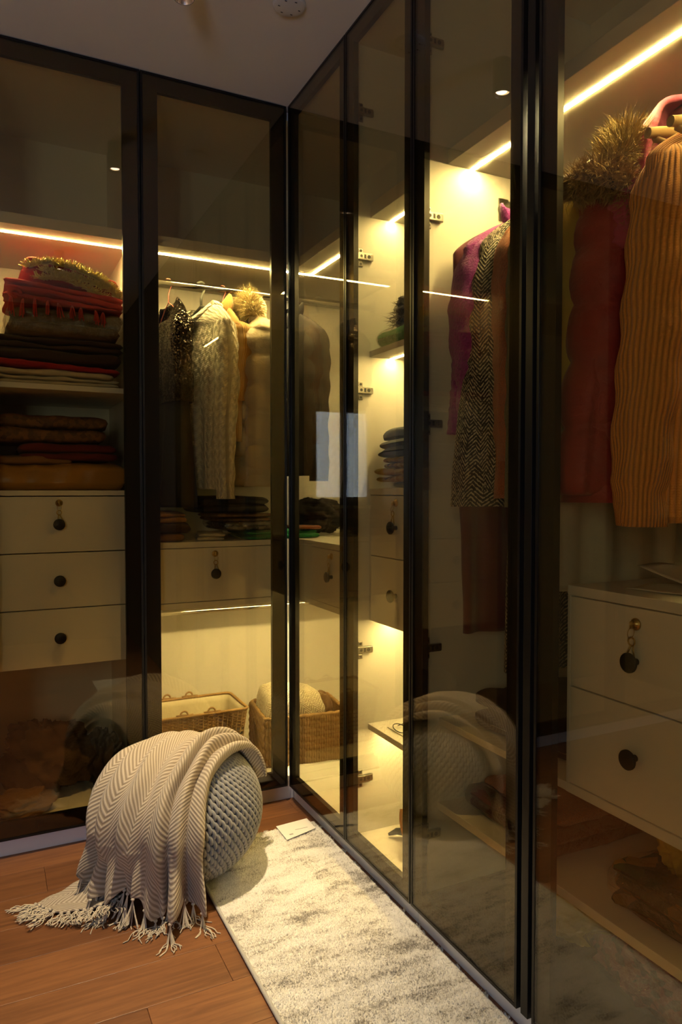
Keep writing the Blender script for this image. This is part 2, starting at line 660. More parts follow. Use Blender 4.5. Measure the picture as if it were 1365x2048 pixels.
led(FB, u2, BP + 2 * TH, 0.155, 0.160, TS0)
rail(FA, u2, K0 + TH, CD - 0.008, 0.28, 1.935)
rail(FA, u2, K0 + TH, CD - 0.008, 0.28, 0.690, 0.0115)
D2 = SF - 0.004
FA.part('drawer_case', 'laminate', u2, [(K0 + TH, CD - 0.01, D2, CD - 0.01, 0.952, 0.972), (D2, CD - 0.01, BP + 2 * TH, D2, 0.952, 0.972),
                                        (K0 + TH, CD - 0.01, D2, CD - 0.01, 0.735, 0.756), (D2, CD - 0.01, BP + 2 * TH, D2, 0.735, 0.756),
                                        (D2, D2 + 0.018, -0.045, D2 + 0.018, 0.756, 0.952), (-0.012, D2 + 0.018, D2, D2 + 0.018, 0.756, 0.952)])
make_drawer(FA, u2, K0 + TH + 0.002, -0.014, D2, 0.7585, 0.9495, -0.258, 0.857, 0.928)
make_drawer(FB, u2, BP + 2 * TH + 0.002, -0.047, D2, 0.7585, 0.9495, -0.215, 0.857, 0.928)
led(FA, u2, K0 + TH + 0.03, 0.40, 0.14, 0.735, mat='led_mid')
led(FB, u2, BP + 2 * TH + 0.01, 0.10, 0.14, 0.735, mat='led_mid')
make_door(FA, u2, -0.5215, -0.006, prof=0.056)
make_door(FB, u2, -0.460, -0.002)
for z in (2.36, 1.28, 0.30):
    hinge(FA, u2, K0 + TH, z, 1)

# --- unit 3: narrow column with shelves
u3 = thing('shelf_wardrobe', 'narrow brightly lit wardrobe column with open shelves and two drawers', 'wardrobe', (0.3, -0.67, 0), group='glass front wardrobes')
S3a, S3b = -0.846, BP + TH
carcass(FB, u3, S3a, S3b)
i0, i1 = S3a + TH, BP
FB.part('shelf', 'laminate', u3, [(i0, i1, 0.074, CD - 0.008, TS0 - 0.01, TS1 - 0.004)])
FB.part('shelf', 'laminate', u3, [(i0, i1, 0.071, CD - 0.008, 1.566, 1.584)])
FB.part('shelf', 'laminate', u3, [(i0, i1, 0.067, CD - 0.008, 0.411, 0.429)])
FB.part('drawer_case', 'laminate', u3, [(i0, i1, 0.071, CD - 0.01, 1.143, 1.162), (i0, i1, 0.09, CD - 0.01, 0.753, 0.768),
                                        (i0, i0 + 0.008, 0.0715, CD - 0.01, 0.753, 1.143), (i1 - 0.008, i1, 0.0715, CD - 0.01, 0.753, 1.143)])
make_drawer(FB, u3, i0 + 0.009, i1 - 0.009, 0.071, 0.9575, 1.1405, -0.655, 1.048, 1.120)
make_drawer(FB, u3, i0 + 0.009, i1 - 0.009, 0.071, 0.753, 0.9545, -0.655, 0.850, None)
for z in (TS0 - 0.01, 1.566, 0.753, 0.411):
    led(FB, u3, i0, i1, 0.148, z, mat='led_low')
make_door(FB, u3, -0.848, -0.464)
for z in (2.30, 1.866, 1.462, 1.058, 0.664, 0.262):
    if z != 1.058:
        hinge(FB, u3, BP, z, -1)

# --- unit 4: wide hanging unit with two doors
u4 = thing('wide_wardrobe', 'wide two-door wardrobe with coats above two drawers and low shelves', 'wardrobe', (0.3, -1.3, 0), group='glass front wardrobes')
S4a, S4b = -1.766, -0.848
carcass(FB, u4, S4a, S4b)
j0, j1 = S4a + TH, S4b - TH
FB.part('shelf', 'laminate', u4, [(j0, j1, 0.098, CD - 0.008, 2.006, 2.042)])
led(FB, u4, j0, j1, 0.176, 2.006)
rail(FB, u4, j0, j1, 0.28, 1.918)
FB.part('shelf', 'laminate', u4, [(-1.336, j1, 0.078, CD - 0.008, 0.536, 0.554)])
FB.part('shelf', 'laminate', u4, [(j0, j1, 0.078, CD - 0.008, 0.306, 0.326)])
FB.part('drawer_case', 'laminate', u4, [(j0, -1.336, 0.076, CD - 0.01, 0.944, 0.964), (j0, -1.336, 0.076, CD - 0.01, 0.536, 0.556),
                                        (-1.345, -1.336, 0.0765, CD - 0.01, 0.556, 0.944), (j0, j0 + 0.009, 0.0765, CD - 0.01, 0.556, 0.944)])
make_drawer(FB, u4, j0 + 0.010, -1.346, 0.076, 0.7595, 0.9415, -1.512, 0.843, 0.912)
make_drawer(FB, u4, j0 + 0.010, -1.346, 0.076, 0.5585, 0.7565, -1.512, 0.664, None)
FB.part('mullion', 'black', u4, [(-1.312, -1.290, 0.0, 0.022, DOOR_Z0, DOOR_Z1)])
make_door(FB, u4, -1.277, -0.853)
make_door(FB, u4, -1.762, -1.324)
for z in (2.30, 1.86, 1.33, 0.745, 0.25):
    hinge(FB, u4, j1, z, -1)

# ---------------------------------------------------------------- ceiling fittings
def downlight(x, y, label, power, beam=48, group='cylinder ceiling lamps'):
    t = thing('ceiling_downlight', label, 'lamp', (x, y, CEIL), group=group)
    mb = MB()
    mb.lathe([(0.028, 0.0), (0.028, -0.105), (0.0265, -0.108), (0.0255, -0.107), (0.0255, -0.02)], (x, y, CEIL), 'z', 40, cap=False)
    mb.build('housing', M['lampbody'], t, smooth=True)
    mb = MB()
    mb.lathe([(0.0255, -0.107), (0.022, -0.101), (0.018, -0.096), (0.013, -0.092)], (x, y, CEIL), 'z', 40, cap=False)
    mb.build('reflector', M['copper'], t, smooth=True)
    mb = MB()
    mb.lathe([(0.0185, -0.0975), (0.012, -0.0990)], (x, y, CEIL), 'z', 24)
    mb.build('bulb', M['bulb'], t)
    ld = bpy.data.lights.new('spot', 'SPOT')
    ld.energy = power
    ld.color = (1.0, 0.79, 0.50)
    ld.spot_size = R(beam)
    ld.spot_blend = 0.95
    ld.shadow_soft_size = 0.010
    lo = bpy.data.objects.new('spot', ld)
    lo.location = (0, 0, -0.104)
    lo.parent = t
    C.objects.link(lo)
    return t


M['lampbody'] = plain('lamp_housing', (0.10, 0.085, 0.075), 0.45, 0.3, var=0.05)
M['copper'] = plain('lamp_reflector', (0.75, 0.60, 0.52), 0.22, 1.0, var=0.03)
downlight(-0.515, -0.559, 'cylinder ceiling lamp above the knitted pouf', 200.0)
downlight(-0.60, -2.05, 'cylinder ceiling lamp above the open end of the rug', 170.0)
downlight(-1.98, -2.20, 'added unseen cylinder lamp beside the left wall that brightens the ceiling', 190.0, 72)  # added out of view; its bounce off the left wall lifts the ceiling
dt = thing('smoke_detector', 'flat round white detector on the ceiling', 'detector', (-0.2, -0.51, CEIL))
mb = MB()
mb.lathe([(0.047, 0.0), (0.047, -0.006), (0.043, -0.010), (0.02, -0.012), (0.0, -0.012)], (-0.2, -0.51, CEIL), 'z', 40)
mb.build('cover', M['plinth'], dt, smooth=True, bevel=0.001)
for a in range(6):
    mb = MB()
    mb.box(-0.2 + 0.03 * math.cos(a) - 0.003, -0.2 + 0.03 * math.cos(a) + 0.003, -0.51 + 0.03 * math.sin(a) - 0.001, -0.51 + 0.03 * math.sin(a) + 0.001, CEIL - 0.0125, CEIL - 0.0095)
    mb.build('slot', M['dark'], dt)

# ---------------------------------------------------------------- helpers for soft things
def np_mesh(name, V, F, mat, parent=None, smooth=False, uv=None):
    """fast mesh from arrays; F is an (n,3) or (n,4) index array"""
    V = np.asarray(V, np.float32)
    F = np.asarray(F, np.int32)
    if parent is not None:
        root = parent
        while root.parent is not None:
            root = root.parent
        V = V - np.array(root.location, np.float32)
    k = F.shape[1]
    me = bpy.data.meshes.new(name)
    me.vertices.add(len(V))
    me.vertices.foreach_set('co', V.ravel())
    me.loops.add(F.size)
    me.loops.foreach_set('vertex_index', F.ravel())
    me.polygons.add(len(F))
    me.polygons.foreach_set('loop_start', np.arange(0, F.size, k, dtype=np.int32))
    me.polygons.foreach_set('loop_total', np.full(len(F), k, dtype=np.int32))
    if smooth:
        me.polygons.foreach_set('use_smooth', np.ones(len(F), dtype=bool))
    me.update(calc_edges=True)
    if uv is not None:
        lay = me.uv_layers.new(name='UVMap')
        lay.data.foreach_set('uv', np.asarray(uv, np.float32)[F.ravel()].ravel())
    me.materials.append(mat)
    o = bpy.data.objects.new(name, me)
    C.objects.link(o)
    if parent is not None:
        o.parent = parent
    return o


def wob(x, y, z, seed=0, n=5, f=1.0):
    """smooth pseudo noise from summed sines, about -1..1"""
    rs = np.random.default_rng(seed)
    out = 0.0
    for i in range(n):
        k = rs.normal(size=3) * f * (1 + i * 0.7)
        ph = rs.uniform(0, 2 * PI)
        out = out + np.sin(k[0] * x + k[1] * y + k[2] * z + ph) / (1 + i * 0.5)
    return out / 2.2


def smoothstep(a, b, x):
    t = np.clip((np.asarray(x, float) - a) / (b - a), 0, 1)
    return t * t * (3 - 2 * t)


# ---------------------------------------------------------------- rug
def rug_mat():
    t = NT('distressed_rug_pile')
    co = t.coord()
    st = t.noise(t.scaled(co, (7.0, 19.0, 1.0)), 1.0, 6, 0.66, 0.3)
    sp = t.noise(co, 170.0, 3, 0.7)
    blk = t.n('ShaderNodeTexBrick', Scale=1.0)
    blk.inputs['Color1'].default_value = (0.1, 0.1, 0.1, 1)
    blk.inputs['Color2'].default_value = (0.9, 0.9, 0.9, 1)
    blk.inputs['Mortar'].default_value = (0.5, 0.5, 0.5, 1)
    blk.inputs['Brick Width'].default_value = 0.21
    blk.inputs['Row Height'].default_value = 0.105
    blk.inputs['Mortar Size'].default_value = 0.0
    dv = t.n('ShaderNodeVectorMath', operation='ADD')
    t.link(co, dv.inputs[0])
    t.link(t.scaled(t.n('ShaderNodeTexNoise', Scale=9.0, Detail=2).outputs['Color'], (0.05, 0.05, 0.0)), dv.inputs[1])
    t.link(dv.outputs[0], blk.inputs['Vector'])
    b = t.math('MULTIPLY', t.math('SUBTRACT', blk.outputs['Color'], 0.5), 0.16)
    m = t.math('ADD', t.math('ADD', st, b), t.math('MULTIPLY', t.math('SUBTRACT', sp, 0.5), 0.75))
    c = t.ramp(m, [(0.27, (0.20, 0.18, 0.15)), (0.38, (0.45, 0.415, 0.355)), (0.47, (0.70, 0.665, 0.59)), (0.64, (0.80, 0.77, 0.70))])
    return t.set(c, 0.95)


M['rug'] = rug_mat()
M['rugedge'] = plain('rug_binding', (0.45, 0.43, 0.39), 0.9, bump=0.5, bscale=300)
rug = thing('runner_rug', 'cream and grey distressed runner rug along the glass doors', 'rug', (-0.215, -1.0, 0))
RX0, RX1, RY0, RY1 = -0.440, 0.014, -2.05, -0.195
MB().box(RX0 + 0.006, RX1, RY0, RY1, 0.0005, 0.0065).build('backing', M['rug'], rug)
nt = 60000
px = rng.uniform(RX0 + 0.007, RX1 - 0.002, nt)
py = rng.uniform(RY0, RY1, nt)
px += np.where(px > RX1 - 0.03, 0.006 * np.sin(py * 70) + 0.004 * np.sin(py * 173), 0)
cl = wob(px, py, 0 * px, 3, 6, 60)
hh = 0.0055 + 0.0022 * rng.random(nt) + 0.0012 * cl
lean = rng.normal(size=(nt, 2)) * 0.0022
ang = rng.uniform(0, 2 * PI, nt)
rad = 0.0023 * rng.uniform(0.8, 1.3, nt)
Vt = np.zeros((nt, 4, 3))
for k in range(3):
    Vt[:, k, 0] = px + rad * np.cos(ang + k * 2 * PI / 3)
    Vt[:, k, 1] = py + rad * np.sin(ang + k * 2 * PI / 3)
    Vt[:, k, 2] = 0.005
Vt[:, 3, 0] = px + lean[:, 0]
Vt[:, 3, 1] = py + lean[:, 1]
Vt[:, 3, 2] = 0.005 + hh
base = (np.arange(nt) * 4)[:, None]
Ft = np.concatenate([base + np.array([[0, 1, 3]]), base + np.array([[1, 2, 3]]), base + np.array([[2, 0, 3]])])
pile = np_mesh('pile', Vt.reshape(-1, 3), Ft, M['rug'], rug, smooth=True)
pile['kind'] = 'stuff'
eb = MB()
eb.tube([(RX0 + 0.004, y, 0.0062) for y in np.linspace(RY0, RY1, 60)], 0.0052, 8)
eb.build('binding', M['rugedge'], rug, smooth=True)

lab = thing('paper_label', 'white paper label with small grey print on the rug corner', 'label', (-0.06, -0.22, 0.012))
LZ = 0.0135
mb = MB()
q = np.array([(-0.124, -0.187, LZ), (-0.006, -0.178, LZ), (-0.008, -0.258, LZ), (-0.126, -0.292, LZ)])
mb.add(list(q) + list(q - np.array([0, 0, 0.0012])), [(0, 3, 2, 1), (4, 5, 6, 7), (0, 1, 5, 4), (1, 2, 6, 5), (2, 3, 7, 6), (3, 0, 4, 7)])
mb.build('paper', M['paper'] if 'paper' in M else plain('paper', (0.80, 0.77, 0.70), 0.7, var=0.03), lab, fix=True)
M['ink'] = plain('grey_print', (0.35, 0.32, 0.28), 0.8)
mb = MB()
mb.box(-0.105, -0.092, -0.266, -0.259, LZ, LZ + 0.0004)
pr = mb.build('printed_mark', M['ink'], lab)
mb = MB()
mb.box(-0.075, -0.03, -0.2405, -0.2385, LZ, LZ + 0.0004)
mb.build('printed_line', M['ink'], lab)

# ---------------------------------------------------------------- knitted pouf
PC = np.array([-0.475, -0.315, 0.197])
PR = np.array([0.232, 0.232, 0.197])


def knit_mat(name, col):
    t = NT(name)
    co = t.coord()
    f = t.noise(co, 420, 3)
    g = t.noise(co, 12, 3)
    c = t.mix(g, tuple(x * 0.85 for x in col), tuple(x * 1.12 for x in col))
    t.bump(f, 0.5, 0.002)
    return t.set(c, 0.95, 0, **{'Sheen Weight': 0.2})


M['poufcore'] = plain('pouf_gap_shade', (0.10, 0.10, 0.098), 0.95)  # core coloured dark to deepen the shade between the knit cords
M['pouf'] = knit_mat('grey_cotton_cord', (0.275, 0.265, 0.245))
pouf = thing('knitted_pouf', 'round grey chunky knit pouf half covered by a beige throw', 'pouf', (PC[0], PC[1], 0))
mb = MB()
prof = [(max(0.001, math.sin(a) * (PR[0] - 0.010)), PC[2] - math.cos(a) * (PR[2] - 0.006)) for a in np.linspace(0.0, PI, 28)]
mb.lathe([(r_, z_) for r_, z_ in prof], (PC[0], PC[1], 0), 'z', 48)
mb.build('core', M['poufcore'], pouf, smooth=True)
rows, stitches, spl, sides = 40, 68, 10, 5
Vk, Fk = [], []
off = 0
for kx in range(1, rows):
    psi = PI * kx / rows
    ns = stitches if 0.35 < math.sin(psi) else max(12, int(stitches * math.sin(psi) / 0.5))
    n = ns * spl
    th = np.arange(n) * 2 * PI / n
    ph = (np.arange(n) / spl + 0.42 * kx) % 1.0
    # sawtooth of the stitch: a long slanted leg and a short steep return
    saw = np.where(ph < 0.62, ph / 0.62, (1 - ph) / 0.38)
    saw = saw * saw * (3 - 2 * saw)
    dpsi = (saw - 0.5) * (PI / rows) * 1.7
    bul = 0.006 * np.sin(PI * np.clip(ph / 0.62, 0, 1)) ** 1.0
    pp = psi + dpsi
    thb = th + 0.012 * np.sin(2 * PI * ph)
    d = np.stack([np.sin(pp) * np.cos(thb), np.sin(pp) * np.sin(thb), np.cos(pp)], 1)
    ctr = PC + d * (PR + bul[:, None] - 0.001)
    ctr[:, 2] = np.maximum(ctr[:, 2], 0.006)
    tan = np.roll(ctr, -1, 0) - np.roll(ctr, 1, 0)
    tan /= np.linalg.norm(tan, axis=1)[:, None]
    nn = d - tan * np.sum(d * tan, 1)[:, None]
    nn /= np.linalg.norm(nn, axis=1)[:, None]
    bb = np.cross(tan, nn)
    cr = 0.0054
    for j in range(sides):
        a = 2 * PI * j / sides
        Vk.append(ctr + cr * (math.cos(a) * nn + math.sin(a) * bb))
    i = np.arange(n)
    i2 = (i + 1) % n
    for j in range(sides):
        j2 = (j + 1) % sides
        Fk.append(np.stack([off + j * n + i, off + j * n + i2, off + j2 * n + i2, off + j2 * n + i], 1))
    off += n * sides
kn = np_mesh('knit_cord', np.concatenate(Vk), np.concatenate(Fk), M['pouf'], pouf, smooth=True)
kn['kind'] = 'stuff'

# ---------------------------------------------------------------- throw blanket
def throw_mat():
    t = NT('herringbone_throw')
    uv = t.n('ShaderNodeUVMap').outputs[0]
    se = t.n('ShaderNodeSeparateXYZ')
    t.link(uv, se.inputs[0])
    u, v = se.outputs[0], se.outputs[1]
    w = t.math('PINGPONG', u, 0.066)
    s = t.math('ADD', t.math('MULTIPLY', v, 0.95), t.math('MULTIPLY', w, 1.0))
    ph = t.math('MULTIPLY', s, 2 * PI / 0.0128)
    st = t.math('SINE', ph)
    f = t.n('ShaderNodeMapRange')
    t.link(st, f.inputs[0])
    f.inputs[1].default_value = -0.5
    f.inputs[2].default_value = 0.5
    fine = t.noise(t.coord(), 600, 2)
    c = t.mix(f.outputs[0], (0.31, 0.24, 0.16), (0.58, 0.49, 0.36))
    c = t.mix(t.math('MULTIPLY', fine, 0.25), c, (0.30, 0.24, 0.17))
    t.bump(t.math('ADD', t.math('MULTIPLY', st, 0.6), fine), 0.55, 0.002)
    return t.set(c, 0.95, 0, **{'Sheen Weight': 0.2})


M['throw'] = throw_mat()
M['fringe'] = knit_mat('cream_fringe_yarn', (0.56, 0.475, 0.35))
throw = thing('throw_blanket', 'beige herringbone throw with tassels draped over the grey pouf', 'blanket', (-0.55, -0.40, 0))


def sph(psi, az):
    p_, a_ = R(psi), R(az)
    return np.array([math.sin(p_) * math.cos(a_), math.sin(p_) * math.sin(a_), math.cos(p_)])


keys_u = [0.0, 0.14, 0.30, 0.58, 0.82, 1.0]
keys = [
    [(80, 4), (52, -6), (38, -46), (45, -75), (61, -87), (78, -91), (92, -93)],
    [(80, 10), (46, 0), (25, -45), (40, -90), (58, -101), (76, -105), (92, -107)],
    [(80, 20), (42, 15), (14, -40), (34, -106), (54, -117), (74, -121), (92, -123)],
    [(82, 50), (45, 55), (14, 70), (20, -165), (45, -148), (70, -150), (92, -152)],
    [(84, 80), (52, 88), (28, 110), (30, 160), (50, 178), (72, -178), (92, -175)],
    [(86, 105), (62, 115), (50, 130), (50, 150), (60, 162), (75, 167), (92, 170)],
]
NU, NV1, NV2 = 140, 60, 34
us = np.linspace(0, 1, NU)
KD = np.array([[sph(*p_) for p_ in row] for row in keys])       # key lines as directions


def interp_axis(K, kt, t, axis):
    """smooth (Catmull-Rom like) interpolation along an axis"""
    K = np.moveaxis(K, axis, 0)
    kt = np.asarray(kt, float)
    m = np.zeros_like(K)
    m[1:-1] = (K[2:] - K[:-2]) / (kt[2:] - kt[:-2]).reshape(-1, *([1] * (K.ndim - 1)))
    m[0] = (K[1] - K[0]) / (kt[1] - kt[0])
    m[-1] = (K[-1] - K[-2]) / (kt[-1] - kt[-2])
    out = []
    for x in t:
        i = min(len(kt) - 2, max(0, np.searchsorted(kt, x) - 1))
        h = kt[i + 1] - kt[i]
        s = (x - kt[i]) / h
        out.append((2 * s ** 3 - 3 * s ** 2 + 1) * K[i] + (s ** 3 - 2 * s ** 2 + s) * h * m[i] + (-2 * s ** 3 + 3 * s ** 2) * K[i + 1] + (s ** 3 - s ** 2) * h * m[i + 1])
    return np.moveaxis(np.array(out), 0, axis)


Dg = interp_axis(KD, keys_u, us, 0)
vs1 = np.linspace(0, 1, NV1)
Dg = interp_axis(Dg, np.linspace(0, 1, 7), vs1, 1)
Dg /= np.linalg.norm(Dg, axis=2)[:, :, None]
U1 = us[:, None] + 0 * vs1[None]
V1 = vs1[None] + 0 * us[:, None]


def pleat(u, v):
    """fold relief: rolled pleats by the front edge, wide soft folds elsewhere"""
    edge = (1 - smoothstep(0.26, 0.40, u))
    uu = u + 0.015 * np.sin(5 * v + 2)
    a = edge * 0.036 * (0.5 + 0.5 * np.cos(2 * PI * (uu - 0.03) / 0.118)) ** 0.8
    b = (1 - edge) * 0.027 * (0.5 + 0.5 * np.cos(2 * PI * (uu + 0.10 * v) / 0.19)) * smoothstep(0.20, 0.65, v)
    c = 0.010 * (0.5 + 0.5 * np.cos(2 * PI * uu / 0.085 + 1.3)) * smoothstep(0.55, 1.0, v)
    return a + b + c


off1 = 0.012 + pleat(U1, V1) + 0.0065 * wob(U1 * 7, V1 * 5, 0 * U1, 21, 4, 1.0) + 0.012 * np.exp(-((V1 - 0.30) / 0.2) ** 2)
P1 = PC + Dg * (PR + off1[:, :, None])
# lower part: hangs from the equator to the hem
az_end = np.unwrap(np.arctan2(P1[:, -1, 1] - PC[1], P1[:, -1, 0] - PC[0]))
hem = 0.052 + 0.030 * np.sin(us * 17 + 0.6) + 0.012 * np.sin(us * 41)
hem = np.where(us < 0.10, 0.040, hem)
hem = np.clip(hem - 0.02 * smoothstep(0.7, 1.0, us), 0.020, 0.10)
rows2 = []
r_end = np.hypot(P1[:, -1, 0] - PC[0], P1[:, -1, 1] - PC[1])
z_end = P1[:, -1, 2]
for j in range(1, NV2 + 1):
    s = j / NV2
    fold = ((0.030 + 0.012 * np.sin(us * 11 + 1)) * np.cos(2 * PI * us * 5.6 + 1.1 * np.sin(us * 9) + 0.5 * s) + 0.012 * np.cos(2 * PI * us * 13.0 + 1.0)) * smoothstep(0.0, 0.9, s)
    rr = r_end + 0.002 + fold + 0.020 * s * s - 0.022 * s
    aa = az_end + 0.05 * np.sin(us * 30) * s * 0.6
    zz = z_end + (hem - z_end) * s
    rows2.append(np.stack([PC[0] + rr * np.cos(aa), PC[1] + rr * np.sin(aa), zz], 1))
P2 = np.stack(rows2, 1)
PG = np.concatenate([P1, P2], 1)                         # [NU][NV][3]
PG[:, :, 2] = np.maximum(PG[:, :, 2], 0.012)
uvv = np.zeros((NU, PG.shape[1], 2))
dl = np.linalg.norm(np.diff(PG, axis=1), axis=2)
uvv[:, 1:, 1] = np.cumsum(dl.mean(0))[None]
uvv[:, :, 0] = us[:, None] * 0.62
mb = MB()
mb.grid(PG)
mb.build('cloth', M['throw'], throw, smooth=True, solid=0.005, uv=uvv.reshape(-1, 2))
# the corner that trails on the floor
ca, cb, cc, cd = np.array([-0.695, -0.235, 0.07]), np.array([-0.882, -0.312, 0.004]), np.array([-0.842, -0.380, 0.004]), np.array([-0.672, -0.455, 0.03])
n1, n2 = 40, 26
G = np.zeros((n2, n1, 3))
UVG = np.zeros((n2, n1, 2))
for j in range(n2):
    for i in range(n1):
        a, b = i / (n1 - 1), j / (n2 - 1)
        p_ = (ca * (1 - a) + cb * a) * (1 - b) + (cd * (1 - a) + cc * a) * b
        lift = 0.05 * (1 - a) ** 3
        p_[2] = 0.006 + lift * (0.6 + 0.4 * math.sin(b * 7)) + 0.006 * (0.5 + 0.5 * math.sin(b * 13 + a * 4)) * (1 - 0.5 * a) + 0.004 * (0.5 + 0.5 * math.sin(a * 17 + b * 3))
        G[j, i] = p_
        UVG[j, i] = (b * 0.16 + a * 0.06, a * 0.2)
mb = MB()
mb.grid(G)
mb.build('cloth_corner', M['throw'], throw, smooth=True, solid=0.005, uv=UVG.reshape(-1, 2))


def tassel(p0, out, seed, drop=True, length=0.075):
    """knot plus loose strands; falls from p0 and spreads along out on the floor"""
    rs = np.random.default_rng(seed)
    mb = MB()
    p0 = np.array(p0, float)
    out = np.array([out[0], out[1], 0.0])
    out /= np.linalg.norm(out)
    side = np.array([-out[1], out[0], 0])
    kn_ = p0 + (np.array([0, 0, -0.006]) if drop else out * 0.006)
    kn_[2] = max(kn_[2], 0.005)
    mb.tube([p0, (p0 + kn_) / 2, kn_, kn_ + (kn_ - p0) * 0.3], [0.003, 0.0058, 0.0048, 0.0028], 8)
    for s_ in range(9):
        sp = rs.normal() * 0.5
        L = length * rs.uniform(0.75, 1.15)
        pts = [kn_]
        z = kn_[2]
        pos = kn_.copy()
        dirn = out + side * sp
        dirn /= np.linalg.norm(dirn)
        st = L / 9
        wv = rs.uniform(0, 6)
        for q_ in range(9):
            if pos[2] > 0.006 and drop:
                stp = np.array([0, 0, -1.0]) * 0.9 + dirn * (0.25 + 0.6 * (q_ / 9))
            else:
                stp = dirn + side * 0.55 * math.sin(wv + q_ * 1.2)
                stp[2] = 0.25 * math.sin(wv * 2 + q_)
            stp = stp / np.linalg.norm(stp) * st
            pos = pos + stp
            pos[2] = min(max(pos[2], 0.0022), 0.10)
            pts.append(pos.copy())
        mb.tube(pts, 0.00145, 4, cap=False)
    return mb.build('tassel', M['fringe'], throw, smooth=True)


sd = 100
nh = 21
for i in range(nh):
    k_ = int(2 + (NU - 8) * i / (nh - 1) * 0.93)
    p_ = PG[k_, -1]
    o_ = p_[:2] - PC[:2]
    tassel(p_, o_, sd, True, 0.085 + 0.02 * math.sin(i * 2.1))
    sd += 1
for i in range(6):
    a = i / 5
    p_ = G[int(a * (n2 - 1)), -1]
    tassel(p_, (-0.85, -0.28 - 0.2 * a), sd, False, 0.075)
    sd += 1
for i in range(8):
    p_ = G[-1, int((0.12 + 0.8 * i / 7) * (n1 - 1))]
    tassel(p_, (-0.35, -0.9), sd, False, 0.062)
    sd += 1

# ---------------------------------------------------------------- cloth materials
def uv_sep(t):
    uv = t.n('ShaderNodeUVMap').outputs[0]
    se = t.n('ShaderNodeSeparateXYZ')
    t.link(uv, se.inputs[0])
    return se.outputs[0], se.outputs[1]


def rib_mat(name, col, period=0.012, depth=0.7, dark=0.55, dist=0.004):
    t = NT(name)
    u, v = uv_sep(t)
    s = t.math('SINE', t.math('MULTIPLY', u, 2 * PI / period))
    kn_ = t.math('SINE', t.math('ADD', t.math('MULTIPLY', v, 2 * PI / (period * 0.45)), t.math('MULTIPLY', t.math('ABSOLUTE', s), 2.0)))
    h = t.math('ADD', t.math('ABSOLUTE', t.math('SINE', t.math('MULTIPLY', u, PI / period))), t.math('MULTIPLY', kn_, 0.05))
    n_ = t.noise(t.coord(), 350, 2)
    c = t.mix(h, tuple(x * dark for x in col), tuple(min(1, x * 1.1) for x in col))
    t.bump(t.math('ADD', h, t.math('MULTIPLY', n_, 0.3)), depth, dist)
    return t.set(c, 0.95, 0, **{'Sheen Weight': 0.3})


def cable_mat(name, col):
    t = NT(name)
    u, v = uv_sep(t)
    P_ = 0.026
    a = t.math('MULTIPLY', u, 2 * PI / P_)
    b = t.math('MULTIPLY', v, 2 * PI / 0.034)
    tw1 = t.math('SINE', t.math('ADD', b, t.math('MULTIPLY', t.math('SINE', a), 1.6)))
    col_ = t.math('ABSOLUTE', t.math('SINE', t.math('MULTIPLY', a, 0.5)))
    fine = t.math('SINE', t.math('ADD', t.math('MULTIPLY', v, 2 * PI / 0.0065), t.math('MULTIPLY', a, 2.0)))
    h = t.math('ADD', t.math('ADD', t.math('MULTIPLY', col_, 0.9), t.math('MULTIPLY', tw1, 0.45)), t.math('MULTIPLY', fine, 0.12))
    c = t.mix(t.math('MULTIPLY', t.math('ADD', h, 0.5), 0.55), tuple(x * 0.72 for x in col), tuple(min(1, x * 1.08) for x in col))
    t.bump(t.math('ADD', h, t.math('MULTIPLY', t.noise(t.coord(), 320, 2), 0.3)), 0.75, 0.006)
    return t.set(c, 0.95, 0, **{'Sheen Weight': 0.3})


def tweed_mat(name, c0, c1, period=0.010):
    t = NT(name)
    u, v = uv_sep(t)
    w = t.math('PINGPONG', u, 0.022)
    s = t.math('SINE', t.math('MULTIPLY', t.math('ADD', v, t.math('MULTIPLY', w, 1.1)), 2 * PI / period))
    brk = t.noise(t.coord(), 130, 3, 0.7)
    f = t.math('GREATER_THAN', t.math('ADD', t.math('MULTIPLY', s, 0.5), t.math('MULTIPLY', t.math('SUBTRACT', brk, 0.5), 3.2)), 0.22)
    c = t.mix(f, c0, c1)
    t.bump(t.math('ADD', s, t.noise(t.coord(), 500, 2)), 0.5, 0.002)
    return t.set(c, 0.95, 0, **{'Sheen Weight': 0.2})


def sequin_mat(name, col):
    t = NT(name)
    co = t.coord()
    vo = t.n('ShaderNodeTexVoronoi', Scale=230.0)
    t.link(co, vo.inputs['Vector'])
    g = t.n('ShaderNodeNewGeometry')
    sc = t.n('ShaderNodeVectorMath', operation='SUBTRACT')
    t.link(vo.outputs['Color'], sc.inputs[0])
    sc.inputs[1].default_value = (0.5, 0.5, 0.5)
    s2 = t.n('ShaderNodeVectorMath', operation='SCALE')
    t.link(sc.outputs[0], s2.inputs[0])
    s2.inputs['Scale'].default_value = 1.1
    ad = t.n('ShaderNodeVectorMath', operation='ADD')
    t.link(g.outputs['Normal'], ad.inputs[0])
    t.link(s2.outputs[0], ad.inputs[1])
    no = t.n('ShaderNodeVectorMath', operation='NORMALIZE')
    t.link(ad.outputs[0], no.inputs[0])
    t.link(no.outputs[0], t.b.inputs['Normal'])
    return t.set(col, 0.10, 0.9)


def fuzzy_mat(name, col, scale=150.0):
    t = NT(name)
    co = t.coord()
    a = t.noise(co, scale, 4, 0.7)
    b = t.noise(co, 25, 3)
    c = t.ramp(a, [(0.3, tuple(x * 0.45 for x in col)), (0.7, tuple(min(1, x * 1.25) for x in col))])
    c = t.mix(t.math('MULTIPLY', b, 0.4), c, tuple(x * 0.6 for x in col))
    t.bump(a, 1.0, 0.006)
    return t.set(c, 1.0, 0, **{'Sheen Weight': 0.5})


